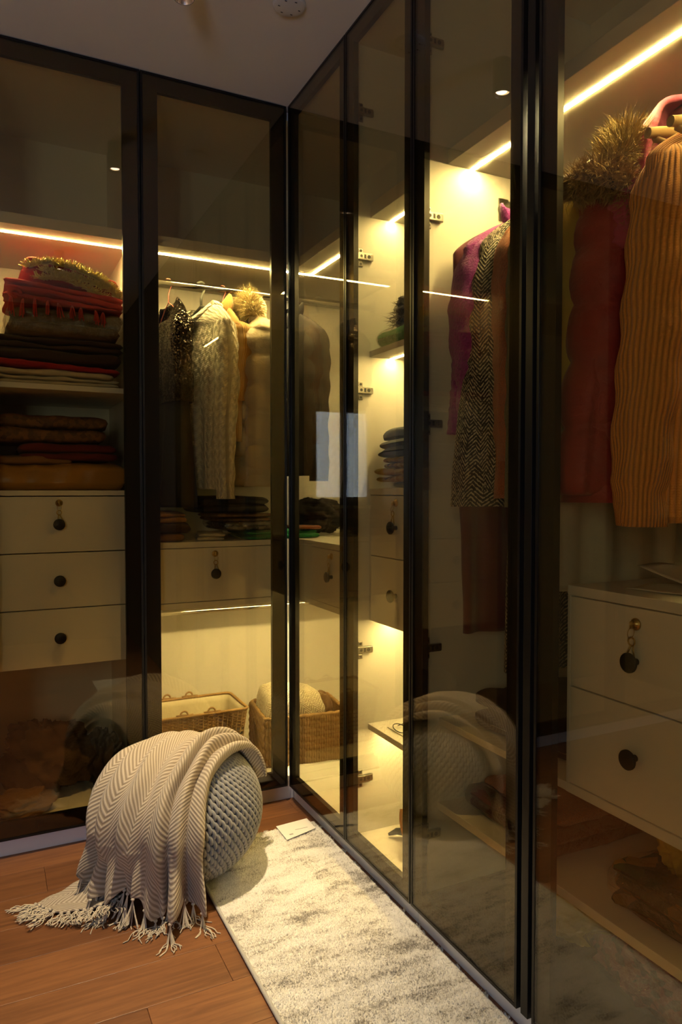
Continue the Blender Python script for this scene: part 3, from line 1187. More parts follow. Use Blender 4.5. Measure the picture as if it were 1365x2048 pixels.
def nylon_mat(name, col, rough=0.42):
    t = NT(name)
    co = t.coord()
    a = t.noise(t.scaled(co, (1, 1, 1)), 22, 5, 0.6, 0.8)
    b = t.noise(t.scaled(co, (9, 9, 14)), 3, 4, 0.6, 1.5)
    t.bump(t.math('ADD', a, b), 0.4, 0.008)
    c = t.mix(a, tuple(x * 0.8 for x in col), tuple(min(1, x * 1.15) for x in col))
    return t.set(c, rough, 0, **{'Sheen Weight': 0.15})


def pattern_mat(name, cols, scale=28.0, rough=0.7):
    t = NT(name)
    vo = t.n('ShaderNodeTexVoronoi', Scale=scale)
    t.link(t.coord(), vo.inputs['Vector'])
    se = t.n('ShaderNodeSeparateColor')
    t.link(vo.outputs['Color'], se.inputs[0])
    k_ = len(cols)
    c = t.ramp(se.outputs[0], [(i / max(1, k_ - 1) * 0.9, cl_) for i, cl_ in enumerate(cols)])
    t.bump(t.noise(t.coord(), 30, 4), 0.5, 0.008)
    return t.set(c, rough)


def film_mat(name):
    """clear wrapping film"""
    m = bpy.data.materials.new(name)
    m.use_nodes = True
    t = m.node_tree
    t.nodes.remove(t.nodes['Principled BSDF'])
    tr = t.nodes.new('ShaderNodeBsdfTransparent')
    tr.inputs[0].default_value = (0.93, 0.92, 0.90, 1)
    gl = t.nodes.new('ShaderNodeBsdfGlossy')
    gl.inputs['Roughness'].default_value = 0.12
    no = t.nodes.new('ShaderNodeTexNoise')
    no.inputs['Scale'].default_value = 34.0
    no.inputs['Detail'].default_value = 4.0
    co = t.nodes.new('ShaderNodeTexCoord')
    t.links.new(co.outputs['Object'], no.inputs['Vector'])
    bp = t.nodes.new('ShaderNodeBump')
    bp.inputs['Strength'].default_value = 1.0
    bp.inputs['Distance'].default_value = 0.02
    t.links.new(no.outputs['Fac'], bp.inputs['Height'])
    t.links.new(bp.outputs[0], gl.inputs['Normal'])
    mx = t.nodes.new('ShaderNodeMixShader')
    mx.inputs[0].default_value = 0.16
    t.links.new(tr.outputs[0], mx.inputs[1])
    t.links.new(gl.outputs[0], mx.inputs[2])
    t.links.new(mx.outputs[0], t.nodes['Material Output'].inputs['Surface'])
    return m


M['film'] = film_mat('clear_film')
M['sequin'] = sequin_mat('black_sequins', (0.028, 0.021, 0.017))
M['blacksatin'] = cloth('black_crepe', (0.006, 0.005, 0.005), rough=0.7, sheen=0.0)
M['cable'] = cable_mat('cream_cable_knit', (0.80, 0.74, 0.60))
M['mustard'] = rib_mat('mustard_knit', (0.60, 0.34, 0.08), 0.007, 0.5, 0.6, 0.002)
M['beigenylon'] = nylon_mat('beige_nylon', (0.64, 0.53, 0.35), 0.55)
M['rednylon'] = nylon_mat('maroon_nylon', (0.36, 0.028, 0.032), 0.55)
M['mauve'] = nylon_mat('mauve_nylon', (0.55, 0.10, 0.20), 0.6)
M['ribor'] = rib_mat('orange_rib_knit', (0.85, 0.37, 0.08), 0.0105, 0.7, 0.62, 0.005)
M['purple'] = fuzzy_mat('purple_boucle', (0.42, 0.02, 0.42))
M['tweed'] = tweed_mat('black_white_tweed', (0.012, 0.011, 0.011), (0.60, 0.54, 0.42))
M['rust'] = fuzzy_mat('rust_wool', (0.60, 0.15, 0.03), 300)
M['olive'] = fuzzy_mat('olive_wool', (0.17, 0.16, 0.045), 300)
M['maroon'] = cloth('maroon_velvet', (0.12, 0.006, 0.026), rough=0.85, sheen=0.4)
M['cream'] = cloth('cream_wool', (0.66, 0.60, 0.46), wrinkle=0.4)
M['yellow'] = cloth('yellow_cotton', (0.60, 0.40, 0.06))
M['darkcoat'] = cloth('dark_brown_wool', (0.013, 0.010, 0.009), sheen=0.0)
M['furlight'] = plain('blond_fur', (0.70, 0.50, 0.20), 0.8, var=0.6, vscale=60)
M['furbrown'] = plain('brown_fur', (0.48, 0.33, 0.15), 0.8, var=0.75, vscale=45)
M['greyplastic'] = plain('grey_hanger_plastic', (0.085, 0.09, 0.085), 0.45)
M['pinkplastic'] = plain('pink_hanger_wire', (0.75, 0.22, 0.20), 0.4)
M['blackwire'] = plain('black_hanger_wire', (0.03, 0.03, 0.03), 0.4, 0.5)
M['beech'] = plain('beech_wood', (0.62, 0.44, 0.20), 0.4, var=0.12, vscale=12)


# ---------------------------------------------------------------- hangers and garments
def place(local, loc, rz):
    L = np.asarray(local, float)
    c_, s_ = math.cos(rz), math.sin(rz)
    out = L.copy()
    out[..., 0] = loc[0] + c_ * L[..., 0] - s_ * L[..., 1]
    out[..., 1] = loc[1] + s_ * L[..., 0] + c_ * L[..., 1]
    out[..., 2] = loc[2] + L[..., 2]
    return out


def hanger(label, mat, loc, rz, W=0.40, style='wire', group='clothes hangers on the rails', rod_r=0.0125):
    """local origin: centre of the rail; x runs along the shoulders"""
    t = thing('clothes_hanger', label, 'hanger', loc, 0.0, group)
    r_ = {'wire': 0.0019, 'plastic': 0.0052, 'wood': 0.0022}[style]
    hr = rod_r + r_
    pts = []
    for a in np.linspace(R(-20), R(205), 16):
        pts.append((0, hr * math.cos(a), hr * math.sin(a)))
    pts = pts[::-1]
    pts = list(reversed([(0, -p_[1], p_[2]) for p_ in pts]))
    hook = pts + [(0, 0.004, -0.030), (0, 0.0, -0.045), (0, 0, -0.075)]
    mb = MB()
    mb.tube(place(hook, loc, rz), r_, 8)
    mb.build('hook', M['chrome'] if style == 'wood' else M[mat], t, smooth=True)
    mb = MB()
    h = W / 2
    if style == 'wood':
        n = 24
        P = []
        for i in range(n + 1):
            x = -h + 2 * h * i / n
            z = -0.072 - 0.055 * (abs(x) / h) ** 1.5
            y = -0.03 * (abs(x) / h) ** 2
            hw = 0.0050 + 0.003 * (abs(x) / h)
            hh_ = 0.018 - 0.004 * (abs(x) / h)
            P.append([(x, y + hw * math.cos(a), z + hh_ * math.sin(a) * 0.7) for a in np.linspace(0, 2 * PI, 14, endpoint=False)])
        P = place(np.array(P), loc, rz)
        mb.grid(P, closed_u=True)
        mb.f.append(tuple(range(14)))
        mb.f.append(tuple(reversed(range(14 * n, 14 * n + 14))))
        mb.tube(place([(-h * 0.85, -0.02, -0.125), (0, -0.012, -0.128), (h * 0.85, -0.02, -0.125)], loc, rz), 0.006, 10)
    else:
        pts = [(0, 0, -0.074), (h * 0.3, 0, -0.095), (h * 0.8, 0, -0.148), (h, 0, -0.168), (h * 0.97, 0, -0.180), (0, 0, -0.180), (-h * 0.97, 0, -0.180), (-h, 0, -0.168), (-h * 0.8, 0, -0.148), (-h * 0.3, 0, -0.095)]
        mb.tube(place(pts, loc, rz), r_ * 1.05, 8, closed=True)
    mb.build('shoulder_bar', M[mat], t, smooth=True)
    return t


def garment(name, label, cat, mat, loc, rz, W=0.42, L=0.75, T=0.11, hemW=None, sleeve=0.5, sleeve_r=0.052, collar=None,
            quilt=0.0, folds=0.010, nfold=7, seed=1, neck=0.075, group=None, topz=-0.078, neckdrop=0.045, sleeve_mat=None,
            waist=1.0, neckdep=0.016, bias=0.0, fuzz=0.0, sides=(-1, 1), slope=0.085, qn=6, zlean=0.0):
    t = thing(name, label, cat, (loc[0], loc[1], loc[2] - L), 0.0, group)
    hemW = hemW or W
    nz, na = 64, 72
    th = np.linspace(0, 2 * PI, na, endpoint=False)
    Z = np.concatenate([np.linspace(0, slope, 12)[:-1], np.linspace(slope, L + topz, nz - 11)])   # distance below the top
    P = np.zeros((nz, na, 3))
    UV = np.zeros((nz, na, 2))
    for j, d in enumerate(Z):
        s = d / (L + topz)
        k_ = min(1.0, d / slope)
        if k_ < 1:
            w = neck + (W / 2 - neck) * (1 - (1 - k_) ** 1.35)
            dep = neckdep + (T * 0.36 - neckdep) * k_
        else:
            q_ = (d - slope) / (L + topz - slope)
            w = W / 2 + (hemW / 2 - W / 2) * q_ - W / 2 * (1 - waist) * math.sin(PI * min(1, q_))
            dep = T * 0.36 + (T / 2 - T * 0.36) * smoothstep(0, 0.3, q_)
        ct, st = np.cos(th), np.sin(th)
        x = w * np.sign(ct) * np.abs(ct) ** 0.8
        y = dep * np.sign(st) * np.abs(st) ** 0.75
        amp = folds * smoothstep(0.15, 0.95, s)
        fx = x / (W / 2)
        f = amp * np.cos(nfold * fx * 1.6 + seed + 1.2 * np.sin(s * 3 + seed)) + amp * 0.5 * np.cos(nfold * 2.3 * fx + 2.1 * seed + 2 * s)
        y = y + f + 0.006 * wob(fx * 2, 0 * fx + s * 5, 0 * fx, seed + 5, 4, 1.0)
        if quilt:
            qp = (s * qn) % 1.0
            y = y + np.sign(st) * np.abs(st) ** 0.4 * quilt * (abs(math.sin(PI * qp)) ** 0.6 - 0.35)
            x = x + np.sign(ct) * np.abs(ct) ** 0.6 * quilt * 0.7 * (abs(math.sin(PI * qp)) ** 0.6 - 0.35)
            y = y + 0.003 * np.sin(fx * 40 + s * 9)
        x = x + bias * s
        y = y + zlean * s
        if fuzz:
            x = x + rng.normal(size=na) * fuzz
            y = y + rng.normal(size=na) * fuzz
        z = topz - d + 0 * x
        if d < slope:
            # neckline: lower in front (local -y)
            z = z - neckdrop * np.clip(-st, 0, 1) * (1 - k_) ** 1.2
        P[j] = np.stack([x, y, z], 1)
        UV[j, :, 0] = np.where(th < PI, th / PI * W, (2 * PI - th) / PI * W)
        UV[j, :, 1] = d
    mb = MB()
    mb.grid(place(P, loc, rz), closed_u=True)
    mb.build('body', M[mat], t, smooth=True, solid=0.004, uv=UV.reshape(-1, 2))
    # sleeves
    if sleeve:
        for sg in sides:
            n, m = 34, 20
            a = np.linspace(0, 2 * PI, m, endpoint=False)
            Q = np.zeros((n, m, 3))
            UQ = np.zeros((n, m, 2))
            for j in range(n):
                s = j / (n - 1)
                z0 = topz - slope + 0.020
                zc = z0 - s * sleeve
                xc = sg * (W / 2 - sleeve_r * 0.75 + 0.030 * math.sin(min(1, s * 2.2) * PI / 2) + 0.004 * math.sin(s * 6 + seed))
                yc = -0.008 * smoothstep(0.1, 0.7, s) - 0.006 * math.sin(s * 5 + seed * 2)
                rr = sleeve_r * (1.0 - 0.28 * s)
                if s < 0.12:
                    rr = rr * (0.35 + 0.65 * math.sqrt(s / 0.12))
                if s > 0.90 and not quilt:
                    rr = rr * 0.88
                rx = rr * 0.80 * np.ones(m)
                ry = rr * 1.05 * np.ones(m)
                wr = 1 + 0.10 * np.sin(3 * a + 7 * s + seed) * s + 0.06 * np.sin(s * 38 + 2 * np.sin(a + seed)) * (1 if not quilt else 0.4)
                if quilt:
                    wr = wr + 0.9 * quilt / rr * (abs(math.sin(PI * ((s * 5.5) % 1.0))) ** 0.6 - 0.4)
                if fuzz:
                    wr = wr + rng.normal(size=m) * fuzz / rr
                Q[j] = np.stack([xc + bias * s * 0.8 + rx * wr * np.cos(a), yc + zlean * s * 0.8 + ry * wr * np.sin(a), zc + 0 * a], 1)
                UQ[j, :, 0] = a / (2 * PI) * sleeve_r * 5.5
                UQ[j, :, 1] = s * sleeve
            mb = MB()
            mb.grid(place(Q, loc, rz), closed_u=True)
            mb.build('sleeve', M[sleeve_mat or mat], t, smooth=True, solid=0.004, uv=UQ.reshape(-1, 2))
    if collar in ('crew', 'stand', 'turtle', 'coat'):
        hgt = {'crew': 0.018, 'stand': 0.045, 'turtle': 0.07, 'coat': 0.06}[collar]
        n, m = 8, 48
        a = np.linspace(0, 2 * PI, m, endpoint=False)
        Q = np.zeros((n, m, 3))
        UQ = np.zeros((n, m, 2))
        for j in range(n):
            s = j / (n - 1)
            bul = 0.006 * math.sin(PI * s)
            w = neck + 0.004 + bul - (0.010 * s if collar != 'coat' else -0.020 * (s - 0.5))
            dpt = neckdep + 0.004 + bul + (0.010 if collar == 'coat' else 0.004)
            x = w * np.cos(a)
            y = dpt * np.sin(a)
            z = topz + hgt * (s - 0.25) - neckdrop * np.clip(-np.sin(a), 0, 1) * 0.95
            Q[j] = np.stack([x, y, z], 1)
            UQ[j, :, 0] = a / (2 * PI) * 0.35
            UQ[j, :, 1] = s * hgt
        mb = MB()
        mb.grid(place(Q, loc, rz), closed_u=True)
        mb.build('collar', M[mat], t, smooth=True, solid=0.006, uv=UQ.reshape(-1, 2))
    return t


def fur(name, mat, parent, path, radius, n, length, seed, loc=(0, 0, 0), rz=0.0, flat=1.0, droop=0.3):
    """fluffy roll along a path: core tube with loose hairs"""
    rs = np.random.default_rng(seed)
    path = place(np.array(path, float), loc, rz)
    # resample
    seg = np.linalg.norm(np.diff(path, axis=0), axis=1)
    cs = np.concatenate([[0], np.cumsum(seg)])
    tt = rs.uniform(0, cs[-1], n)
    ctr = np.stack([np.interp(tt, cs, path[:, i]) for i in range(3)], 1)
    tan = np.stack([np.interp(np.minimum(tt + 0.004, cs[-1]), cs, path[:, i]) for i in range(3)], 1) - np.stack([np.interp(np.maximum(tt - 0.004, 0), cs, path[:, i]) for i in range(3)], 1)
    tan /= np.linalg.norm(tan, axis=1)[:, None] + 1e-9
    rnd = rs.normal(size=(n, 3))
    nrm = rnd - tan * np.sum(rnd * tan, 1)[:, None]
    nrm /= np.linalg.norm(nrm, axis=1)[:, None]
    p0 = ctr + nrm * radius * 0.55 * rs.uniform(0.6, 1.0, n)[:, None]
    L = length * rs.uniform(0.5, 1.2, n)[:, None]
    d = nrm + 0.55 * rs.normal(size=(n, 3)) * 0.7 + np.array([0, 0, -droop])
    d /= np.linalg.norm(d, axis=1)[:, None]
    p1 = p0 + d * L * 0.55
    d2 = d + 0.4 * rs.normal(size=(n, 3)) + np.array([0, 0, -droop * 1.4])
    d2 /= np.linalg.norm(d2, axis=1)[:, None]
    p2 = p1 + d2 * L * 0.55
    sd_ = np.cross(d, rs.normal(size=(n, 3)))
    sd_ /= np.linalg.norm(sd_, axis=1)[:, None] + 1e-9
    w = 0.0011
    V = np.stack([p0 - sd_ * w, p0 + sd_ * w, p1 + sd_ * w * 0.8, p1 - sd_ * w * 0.8, p2], 1).reshape(-1, 3)
    b = (np.arange(n) * 5)[:, None]
    F = np.concatenate([b + np.array([[0, 1, 2]]), b + np.array([[0, 2, 3]]), b + np.array([[3, 2, 4]])])
    core = MB()
    ends = [0.6] + [1.0] * (len(path) - 2) + [0.6]
    core.tube(path, [radius * 0.62 * e for e in ends], 10)
    c_ = core.build(name, M[mat], parent, smooth=True)
    h = np_mesh('fur_hairs', V, F, M[mat], c_)
    h['kind'] = 'stuff'
    return c_


def hood(parent, mat, loc, rz, w=0.13, h=0.16, d=0.12, tilt=0.0, furmat=None, furr=0.030, nf=2600, furlen=0.045, seed=1):
    """soft hood folded back behind the neck, with an opening towards local -y"""
    n, m = 22, 30
    P = np.zeros((n, m, 3))
    for j in range(n):
        s = j / (n - 1)                     # 0 opening .. 1 back
        for i in range(m):
            a = -0.15 * PI + 1.3 * PI * i / (m - 1)
            rx = w * math.cos(s * PI / 2 * 0.92) ** 0.6
            rz_ = h * math.cos(s * PI / 2 * 0.92) ** 0.6
            x = rx * math.cos(a)
            z = -0.10 + rz_ * math.sin(a) * 0.95
            y = -d * 0.45 + d * 1.4 * math.sin(s * PI / 2) + 0.01 * math.sin(4 * a + 5 * s)
            P[j, i] = (x, y, z + tilt * (y))
    mb = MB()
    mb.grid(place(P, loc, rz))
    o = mb.build('hood', M[mat], parent, smooth=True, solid=0.012)
    if furmat:
        path = [P[0, i] for i in range(m)]
        fur('fur_trim', furmat, parent, path, furr, nf, furlen, seed, loc, rz)
    return o


RA = (0.28, 1.935)
RB = (0.28, 1.918)
NEAR = R(-90)


def onA(x):
    return (x, RA[0], RA[1])


def onB(y):
    return (RB[0], y, RB[1])


GA = 'garments on the corner wardrobe rail'
GB = 'garments on the wide wardrobe rail'
# corner wardrobe, left to right
hanger('thin pink hanger carrying the black sequin dress', 'pinkplastic', onA(-0.370), NEAR + 0.10, 0.30)
dress = garment('sequin_dress', 'black dress with a glittering sequin top on a pink hanger', 'dress', 'sequin', onA(-0.370), NEAR + 0.10, W=0.33, L=0.46, T=0.10, hemW=0.36, sleeve=0.30, sleeve_r=0.046, folds=0.006, seed=3, neck=0.10, group=GA, neckdrop=0.08)
# the long black skirt of the dress
nz, na = 30, 60
th = np.linspace(0, 2 * PI, na, endpoint=False)
P = np.zeros((nz, na, 3))
for j in range(nz):
    s = j / (nz - 1)
    w = 0.155 + 0.03 * s
    dpt = 0.042 + 0.03 * s
    f = 0.012 * s * np.cos(13 * np.cos(th) + 1) + 0.008 * s * np.cos(9 * th)
    P[j] = np.stack([w * np.cos(th), (dpt) * np.sin(th) + f, -0.40 - 0.44 * s + 0 * th], 1)
mb = MB()
mb.grid(place(P, onA(-0.370), NEAR + 0.10), closed_u=True)
mb.build('skirt', M['blacksatin'], dress, smooth=True, solid=0.003)

hanger('dark grey plastic hanger carrying the cream cable sweater', 'greyplastic', onA(-0.245), NEAR + 0.20, 0.40, 'plastic')
garment('cable_sweater', 'cream cable knit sweater with round neck on grey hanger', 'sweater', 'cable', onA(-0.245), NEAR + 0.20, W=0.42, L=0.775, T=0.125, hemW=0.38, sleeve=0.66, sleeve_r=0.050, collar='crew', folds=0.010, seed=2, neck=0.098, group=GA, neckdrop=0.075, topz=-0.085, neckdep=0.060)
hanger('thin pink hanger carrying the mustard knit', 'pinkplastic', onA(-0.160), NEAR + 0.05, 0.36)
garment('mustard_cardigan', 'mustard knit top with short open sleeves beside the cream sweater', 'knitwear', 'mustard', onA(-0.160), NEAR + 0.05, W=0.36, L=0.60, T=0.07, sleeve=0.30, sleeve_r=0.060, collar='turtle', folds=0.008, seed=5, neck=0.07, group=GA, topz=-0.085)
hanger('thin black wire hanger carrying the beige puffer coat', 'blackwire', onA(-0.052), NEAR - 0.02, 0.36)
pb = garment('beige_puffer_coat', 'beige quilted puffer coat with a blond fur trimmed hood', 'coat', 'beigenylon', onA(-0.052), NEAR - 0.02, W=0.42, L=0.76, T=0.15, sleeve=0.60, sleeve_r=0.066, folds=0.006, quilt=0.034, seed=7, neck=0.07, group=GA, topz=-0.10)
hood(pb, 'beigenylon', onA(-0.052), NEAR - 0.02, 0.10, 0.10, 0.05, 0.0)
fur('fur_trim', 'furlight', pb, [(0.11, -0.02, -0.115), (0.095, -0.02, -0.075), (0.05, -0.02, -0.045), (0.0, -0.015, -0.035), (-0.06, -0.01, -0.05), (-0.10, 0.0, -0.10)], 0.034, 3600, 0.045, 4, onA(-0.052), NEAR - 0.02, droop=0.1)
hanger('thin black wire hanger carrying the dark corner coat', 'blackwire', onA(0.115), NEAR + 0.25, 0.36)
garment('dark_wool_coat', 'dark brown wool coat hanging in the wardrobe corner', 'coat', 'darkcoat', onA(0.115), NEAR + 0.25, W=0.42, L=0.72, T=0.10, sleeve=0.60, sleeve_r=0.056, collar='coat', folds=0.010, seed=9, group=GA)

# wide wardrobe, from the hinge side panel outwards
hanger('thin black wire hanger carrying the purple coat', 'blackwire', onB(-0.978), -0.05, 0.36)
garment('purple_boucle_coat', 'fuzzy magenta purple coat next to the hinge panel', 'coat', 'purple', onB(-0.978), -0.05, W=0.40, L=0.62, T=0.085, hemW=0.47, sleeve=0.50, sleeve_r=0.056, collar='coat', folds=0.008, seed=11, group=GB, fuzz=0.0016)
hanger('thin black wire hanger carrying the tweed coat', 'blackwire', onB(-1.020), -0.03, 0.36)
garment('tweed_coat', 'black and white herringbone tweed coat beside the purple coat', 'coat', 'tweed', onB(-1.020), -0.03, W=0.36, L=0.80, T=0.07, hemW=0.50, sleeve=0.62, sleeve_r=0.055, folds=0.008, seed=12, group=GB, bias=-0.015)
hanger('thin black wire hanger carrying the maroon dress', 'blackwire', onB(-0.925), 0.0, 0.34)
garment('maroon_dress', 'long maroon velvet dress reaching below the tweed coat', 'dress', 'maroon', onB(-0.925), 0.0, W=0.40, L=1.13, T=0.05, hemW=0.34, sleeve=None, folds=0.008, seed=13, group=GB)
hanger('thin black wire hanger carrying the rust jacket', 'blackwire', onB(-1.085), 0.02, 0.34)
garment('rust_jacket', 'rust orange wool jacket between tweed coat and olive coat', 'jacket', 'rust', onB(-1.085), 0.02, W=0.34, L=0.78, T=0.05, hemW=0.38, sleeve=0.55, sleeve_r=0.045, folds=0.006, seed=14, group=GB)
hanger('thin black wire hanger carrying the olive coat', 'blackwire', onB(-1.130), 0.03, 0.34)
garment('olive_coat', 'olive green wool coat behind the door frame', 'coat', 'olive', onB(-1.130), 0.03, W=0.34, L=0.80, T=0.07, hemW=0.40, sleeve=0.58, sleeve_r=0.05, folds=0.008, seed=15, group=GB)
hanger('thin black wire hanger carrying the long tweed dress', 'blackwire', onB(-1.062), 0.0, 0.24)
garment('long_tweed_dress', 'long dark tweed dress reaching lower than the other coats', 'dress', 'tweed', onB(-1.062), 0.0, W=0.26, L=1.21, T=0.05, hemW=0.26, sleeve=None, folds=0.008, seed=16, group=GB)
hanger('dark grey plastic hanger carrying the cream coat', 'greyplastic', onB(-1.235), 0.0, 0.36, 'plastic')
garment('cream_coat', 'pale cream wool coat half hidden by the maroon puffer', 'coat', 'cream', onB(-1.235), 0.0, W=0.40, L=0.98, T=0.07, hemW=0.42, sleeve=0.60, sleeve_r=0.054, collar='stand', folds=0.012, seed=17, group=GB)
hanger('dark grey plastic hanger carrying the yellow shirt', 'greyplastic', onB(-1.285), 0.0, 0.36, 'plastic')
garment('yellow_shirt', 'yellow cotton shirt between cream coat and maroon puffer', 'shirt', 'yellow', onB(-1.285), 0.0, W=0.38, L=0.62, T=0.05, sleeve=0.42, sleeve_r=0.046, collar='stand', folds=0.008, seed=18, group=GB)
hanger('thin black wire hanger carrying the maroon puffer coat', 'blackwire', onB(-1.350), 0.0, 0.38)
rp = garment('maroon_puffer_coat', 'dark maroon puffer coat with brown fur trimmed hood', 'coat', 'rednylon', onB(-1.350), 0.06, W=0.34, L=0.77, T=0.13, hemW=0.44, bias=-0.02, sleeve=0.62, sleeve_r=0.068, folds=0.005, quilt=0.020, seed=19, neck=0.07, group=GB, topz=-0.10, qn=5)
fur('fur_trim', 'furbrown', rp, [(0.080, -1.335, 1.745), (0.075, -1.352, 1.770), (0.100, -1.400, 1.772), (0.130, -1.435, 1.735), (0.150, -1.450, 1.690), (0.155, -1.452, 1.640)], 0.040, 7000, 0.032, 6, droop=0.2)
hanger('dark grey plastic hanger carrying the mauve hooded jacket', 'greyplastic', onB(-1.425), 0.0, 0.38, 'plastic')
mj = garment('mauve_hooded_jacket', 'mauve pink jacket with hood and long blond fur trim', 'jacket', 'mauve', onB(-1.425), 0.0, W=0.30, L=0.26, T=0.06, sleeve=0.14, sleeve_r=0.055, folds=0.008, seed=20, neck=0.07, group=GB, topz=-0.09)
hood(mj, 'mauve', onB(-1.425), 0.0, 0.115, 0.13, 0.05, 0.0)
fur('fur_trim', 'furlight', mj, [(0.125, -1.385, 1.800), (0.140, -1.398, 1.820), (0.155, -1.402, 1.840), (0.165, -1.398, 1.862)], 0.024, 2600, 0.05, 8, droop=-0.15)
hanger('curved beech wood hanger above the mauve jacket', 'beech', onB(-1.490), 0.03, 0.42, 'wood')
hanger('curved beech wood hanger carrying the orange ribbed sweater', 'beech', onB(-1.530), 0.06, 0.42, 'wood')
garment('orange_ribbed_sweater', 'chunky orange ribbed sweater on a beech hanger', 'sweater', 'ribor', onB(-1.530), 0.06, W=0.43, L=0.82, T=0.09, hemW=0.45, sleeve=0.67, sleeve_r=0.066, bias=-0.02, zlean=0.03, collar='turtle', folds=0.007, seed=22, neck=0.09, group=GB, topz=-0.09)

# ---------------------------------------------------------------- folded clothes
def slab_pts(w, d, h, seed, sag=0.004, n=44, m=40, tilt=0.0):
    th = np.linspace(0, 2 * PI, m, endpoint=False)
    xs = np.linspace(-1, 1, n)
    P = np.zeros((n, m, 3))
    for i, x in enumerate(xs):
        e = (1 - abs(x) ** 14) ** 0.5 if abs(x) < 1 else 0.0
        e = max(e, 0.02 if abs(x) > 0.999 else 0.3)
        c_, s_ = np.cos(th), np.sin(th)
        yy = d / 2 * np.sign(c_) * np.abs(c_) ** 0.35 * (0.9 + 0.1 * e)
        zz = h / 2 * np.sign(s_) * np.abs(s_) ** 0.55 * e
        X = x * w / 2 + 0 * th
        nz_ = wob(X * 16, yy * 16, zz * 30, seed, 5, 1.0)
        n2_ = wob(X * 50, yy * 22, zz * 60, seed + 50, 4, 1.0)
        yy = yy + 0.006 * nz_ * np.sign(c_) + 0.002 * n2_
        zz = zz + (sag * nz_ + 0.0015 * n2_) * (0.4 + 0.6 * (s_ > 0)) + tilt * X
        X = X + 0.006 * wob(yy * 25, zz * 50, 0 * yy, seed + 9, 3, 1.0)
        P[i] = np.stack([X, yy, zz], 1)
    return P


def folded(name, label, cat, mat, cx, cy, z0, w, d, h, layers=2, seed=1, group=None, rz=0.0, tilt=0.0, sag=0.004, film=False, jitter=0.012):
    t = thing(name, label, cat, (cx, cy, z0), 0.0, group)
    rs = np.random.default_rng(seed)
    lh = h / layers
    mats = mat if isinstance(mat, (list, tuple)) else [mat] * layers
    for k_ in range(layers):
        P = slab_pts(w * (1 - 0.02 * rs.random()), d * (1 - 0.03 * rs.random()), lh * 1.12, seed * 7 + k_, sag, tilt=tilt)
        P = place(P, (cx + rs.normal() * jitter * 0.3, cy + rs.normal() * jitter * 0.4, z0 + lh * (k_ + 0.5)), rz + rs.normal() * 0.01)
        P[..., 2] = np.maximum(P[..., 2], z0)
        mb = MB()
        mb.grid(P, closed_u=True)
        mb.build('fold', M[mats[k_]], t, smooth=True)
    if film:
        P = slab_pts(w + 0.018, d + 0.018, h + 0.012, seed * 3, 0.006, tilt=tilt)
        P = place(P, (cx, cy, z0 + h / 2 + 0.003), rz)
        P[..., 2] = np.maximum(P[..., 2], z0)
        mb = MB()
        mb.grid(P, closed_u=True)
        mb.build('wrapping_film', M['film'], t, smooth=True)
    return t


def crumple(name, label, cat, mat, c, size, seed, group=None, ridge=0.35, film=False, floor_z=None):
    n, m = 56, 40
    ph = np.linspace(0.02, PI - 0.02, m)
    th = np.linspace(0, 2 * PI, n, endpoint=False)
    TH, PH = np.meshgrid(th, ph)
    D = np.stack([np.sin(PH) * np.cos(TH), np.sin(PH) * np.sin(TH), np.cos(PH)], 2)
    r1 = wob(D[..., 0] * 2.2, D[..., 1] * 2.2, D[..., 2] * 2.2, seed, 5, 1.0)
    r2 = np.abs(wob(D[..., 0] * 5, D[..., 1] * 5, D[..., 2] * 5, seed + 1, 5, 1.0))
    rr = 1 + ridge * 0.6 * r1 - ridge * 0.5 * r2
    P = D * rr[..., None] * np.array(size) / 2 + np.array(c)
    zf = c[2] - size[2] / 2 if floor_z is None else floor_z
    P[..., 2] = np.maximum(P[..., 2], zf)
    t = thing(name, label, cat, (c[0], c[1], zf), 0.0, group)
    mb = MB()
    mb.grid(P, closed_u=True)
    mb.build('cloth', M[mat], t, smooth=True)
    if film:
        P2 = np.array(c) + (P - np.array(c)) * 1.07 + 0.006 * np.stack([wob(P[..., 0] * 60, P[..., 1] * 60, P[..., 2] * 60, seed + 3, 3, 1.0)] * 3, 2)
        P2[..., 2] = np.maximum(P2[..., 2], zf)
        mb = MB()
        mb.grid(P2, closed_u=True)
        mb.build('wrapping_film', M['film'], t, smooth=True)
    return t


M['linen'] = cloth('cream_linen', (0.58, 0.50, 0.36))
M['redcot'] = cloth('red_cotton', (0.38, 0.012, 0.014))
M['redshawl'] = cloth('red_shawl', (0.48, 0.030, 0.022), wrinkle=0.7)
M['brownd'] = cloth('dark_brown_knit', (0.040, 0.020, 0.012))
M['brownm'] = cloth('brown_fur_blanket', (0.12, 0.065, 0.028), weave=300)
M['satin'] = plain('gold_satin', (0.42, 0.21, 0.035), 0.35, var=0.25, vscale=10, bump=0.5, bscale=12)
M['darkred'] = cloth('dark_red_brocade', (0.14, 0.012, 0.010))
M['tan'] = cloth('tan_cotton', (0.26, 0.13, 0.045))
M['green'] = cloth('green_cotton', (0.015, 0.16, 0.045))
M['greenb'] = cloth('bright_green_silk', (0.03, 0.30, 0.06), rough=0.5)
M['denim'] = cloth('dark_denim', (0.055, 0.060, 0.070))
M['greyknit'] = cloth('charcoal_knit', (0.030, 0.032, 0.038))
M['blackfuz'] = fuzzy_mat('black_feather_trim', (0.028, 0.022, 0.018), 60)
M['goldpat'] = pattern_mat('yellow_black_print', [(0.02, 0.018, 0.012), (0.45, 0.26, 0.03), (0.40, 0.22, 0.03), (0.55, 0.42, 0.12)], 55)
M['greypat'] = pattern_mat('grey_print', [(0.03, 0.03, 0.03), (0.28, 0.26, 0.22), (0.10, 0.06, 0.04)], 60)
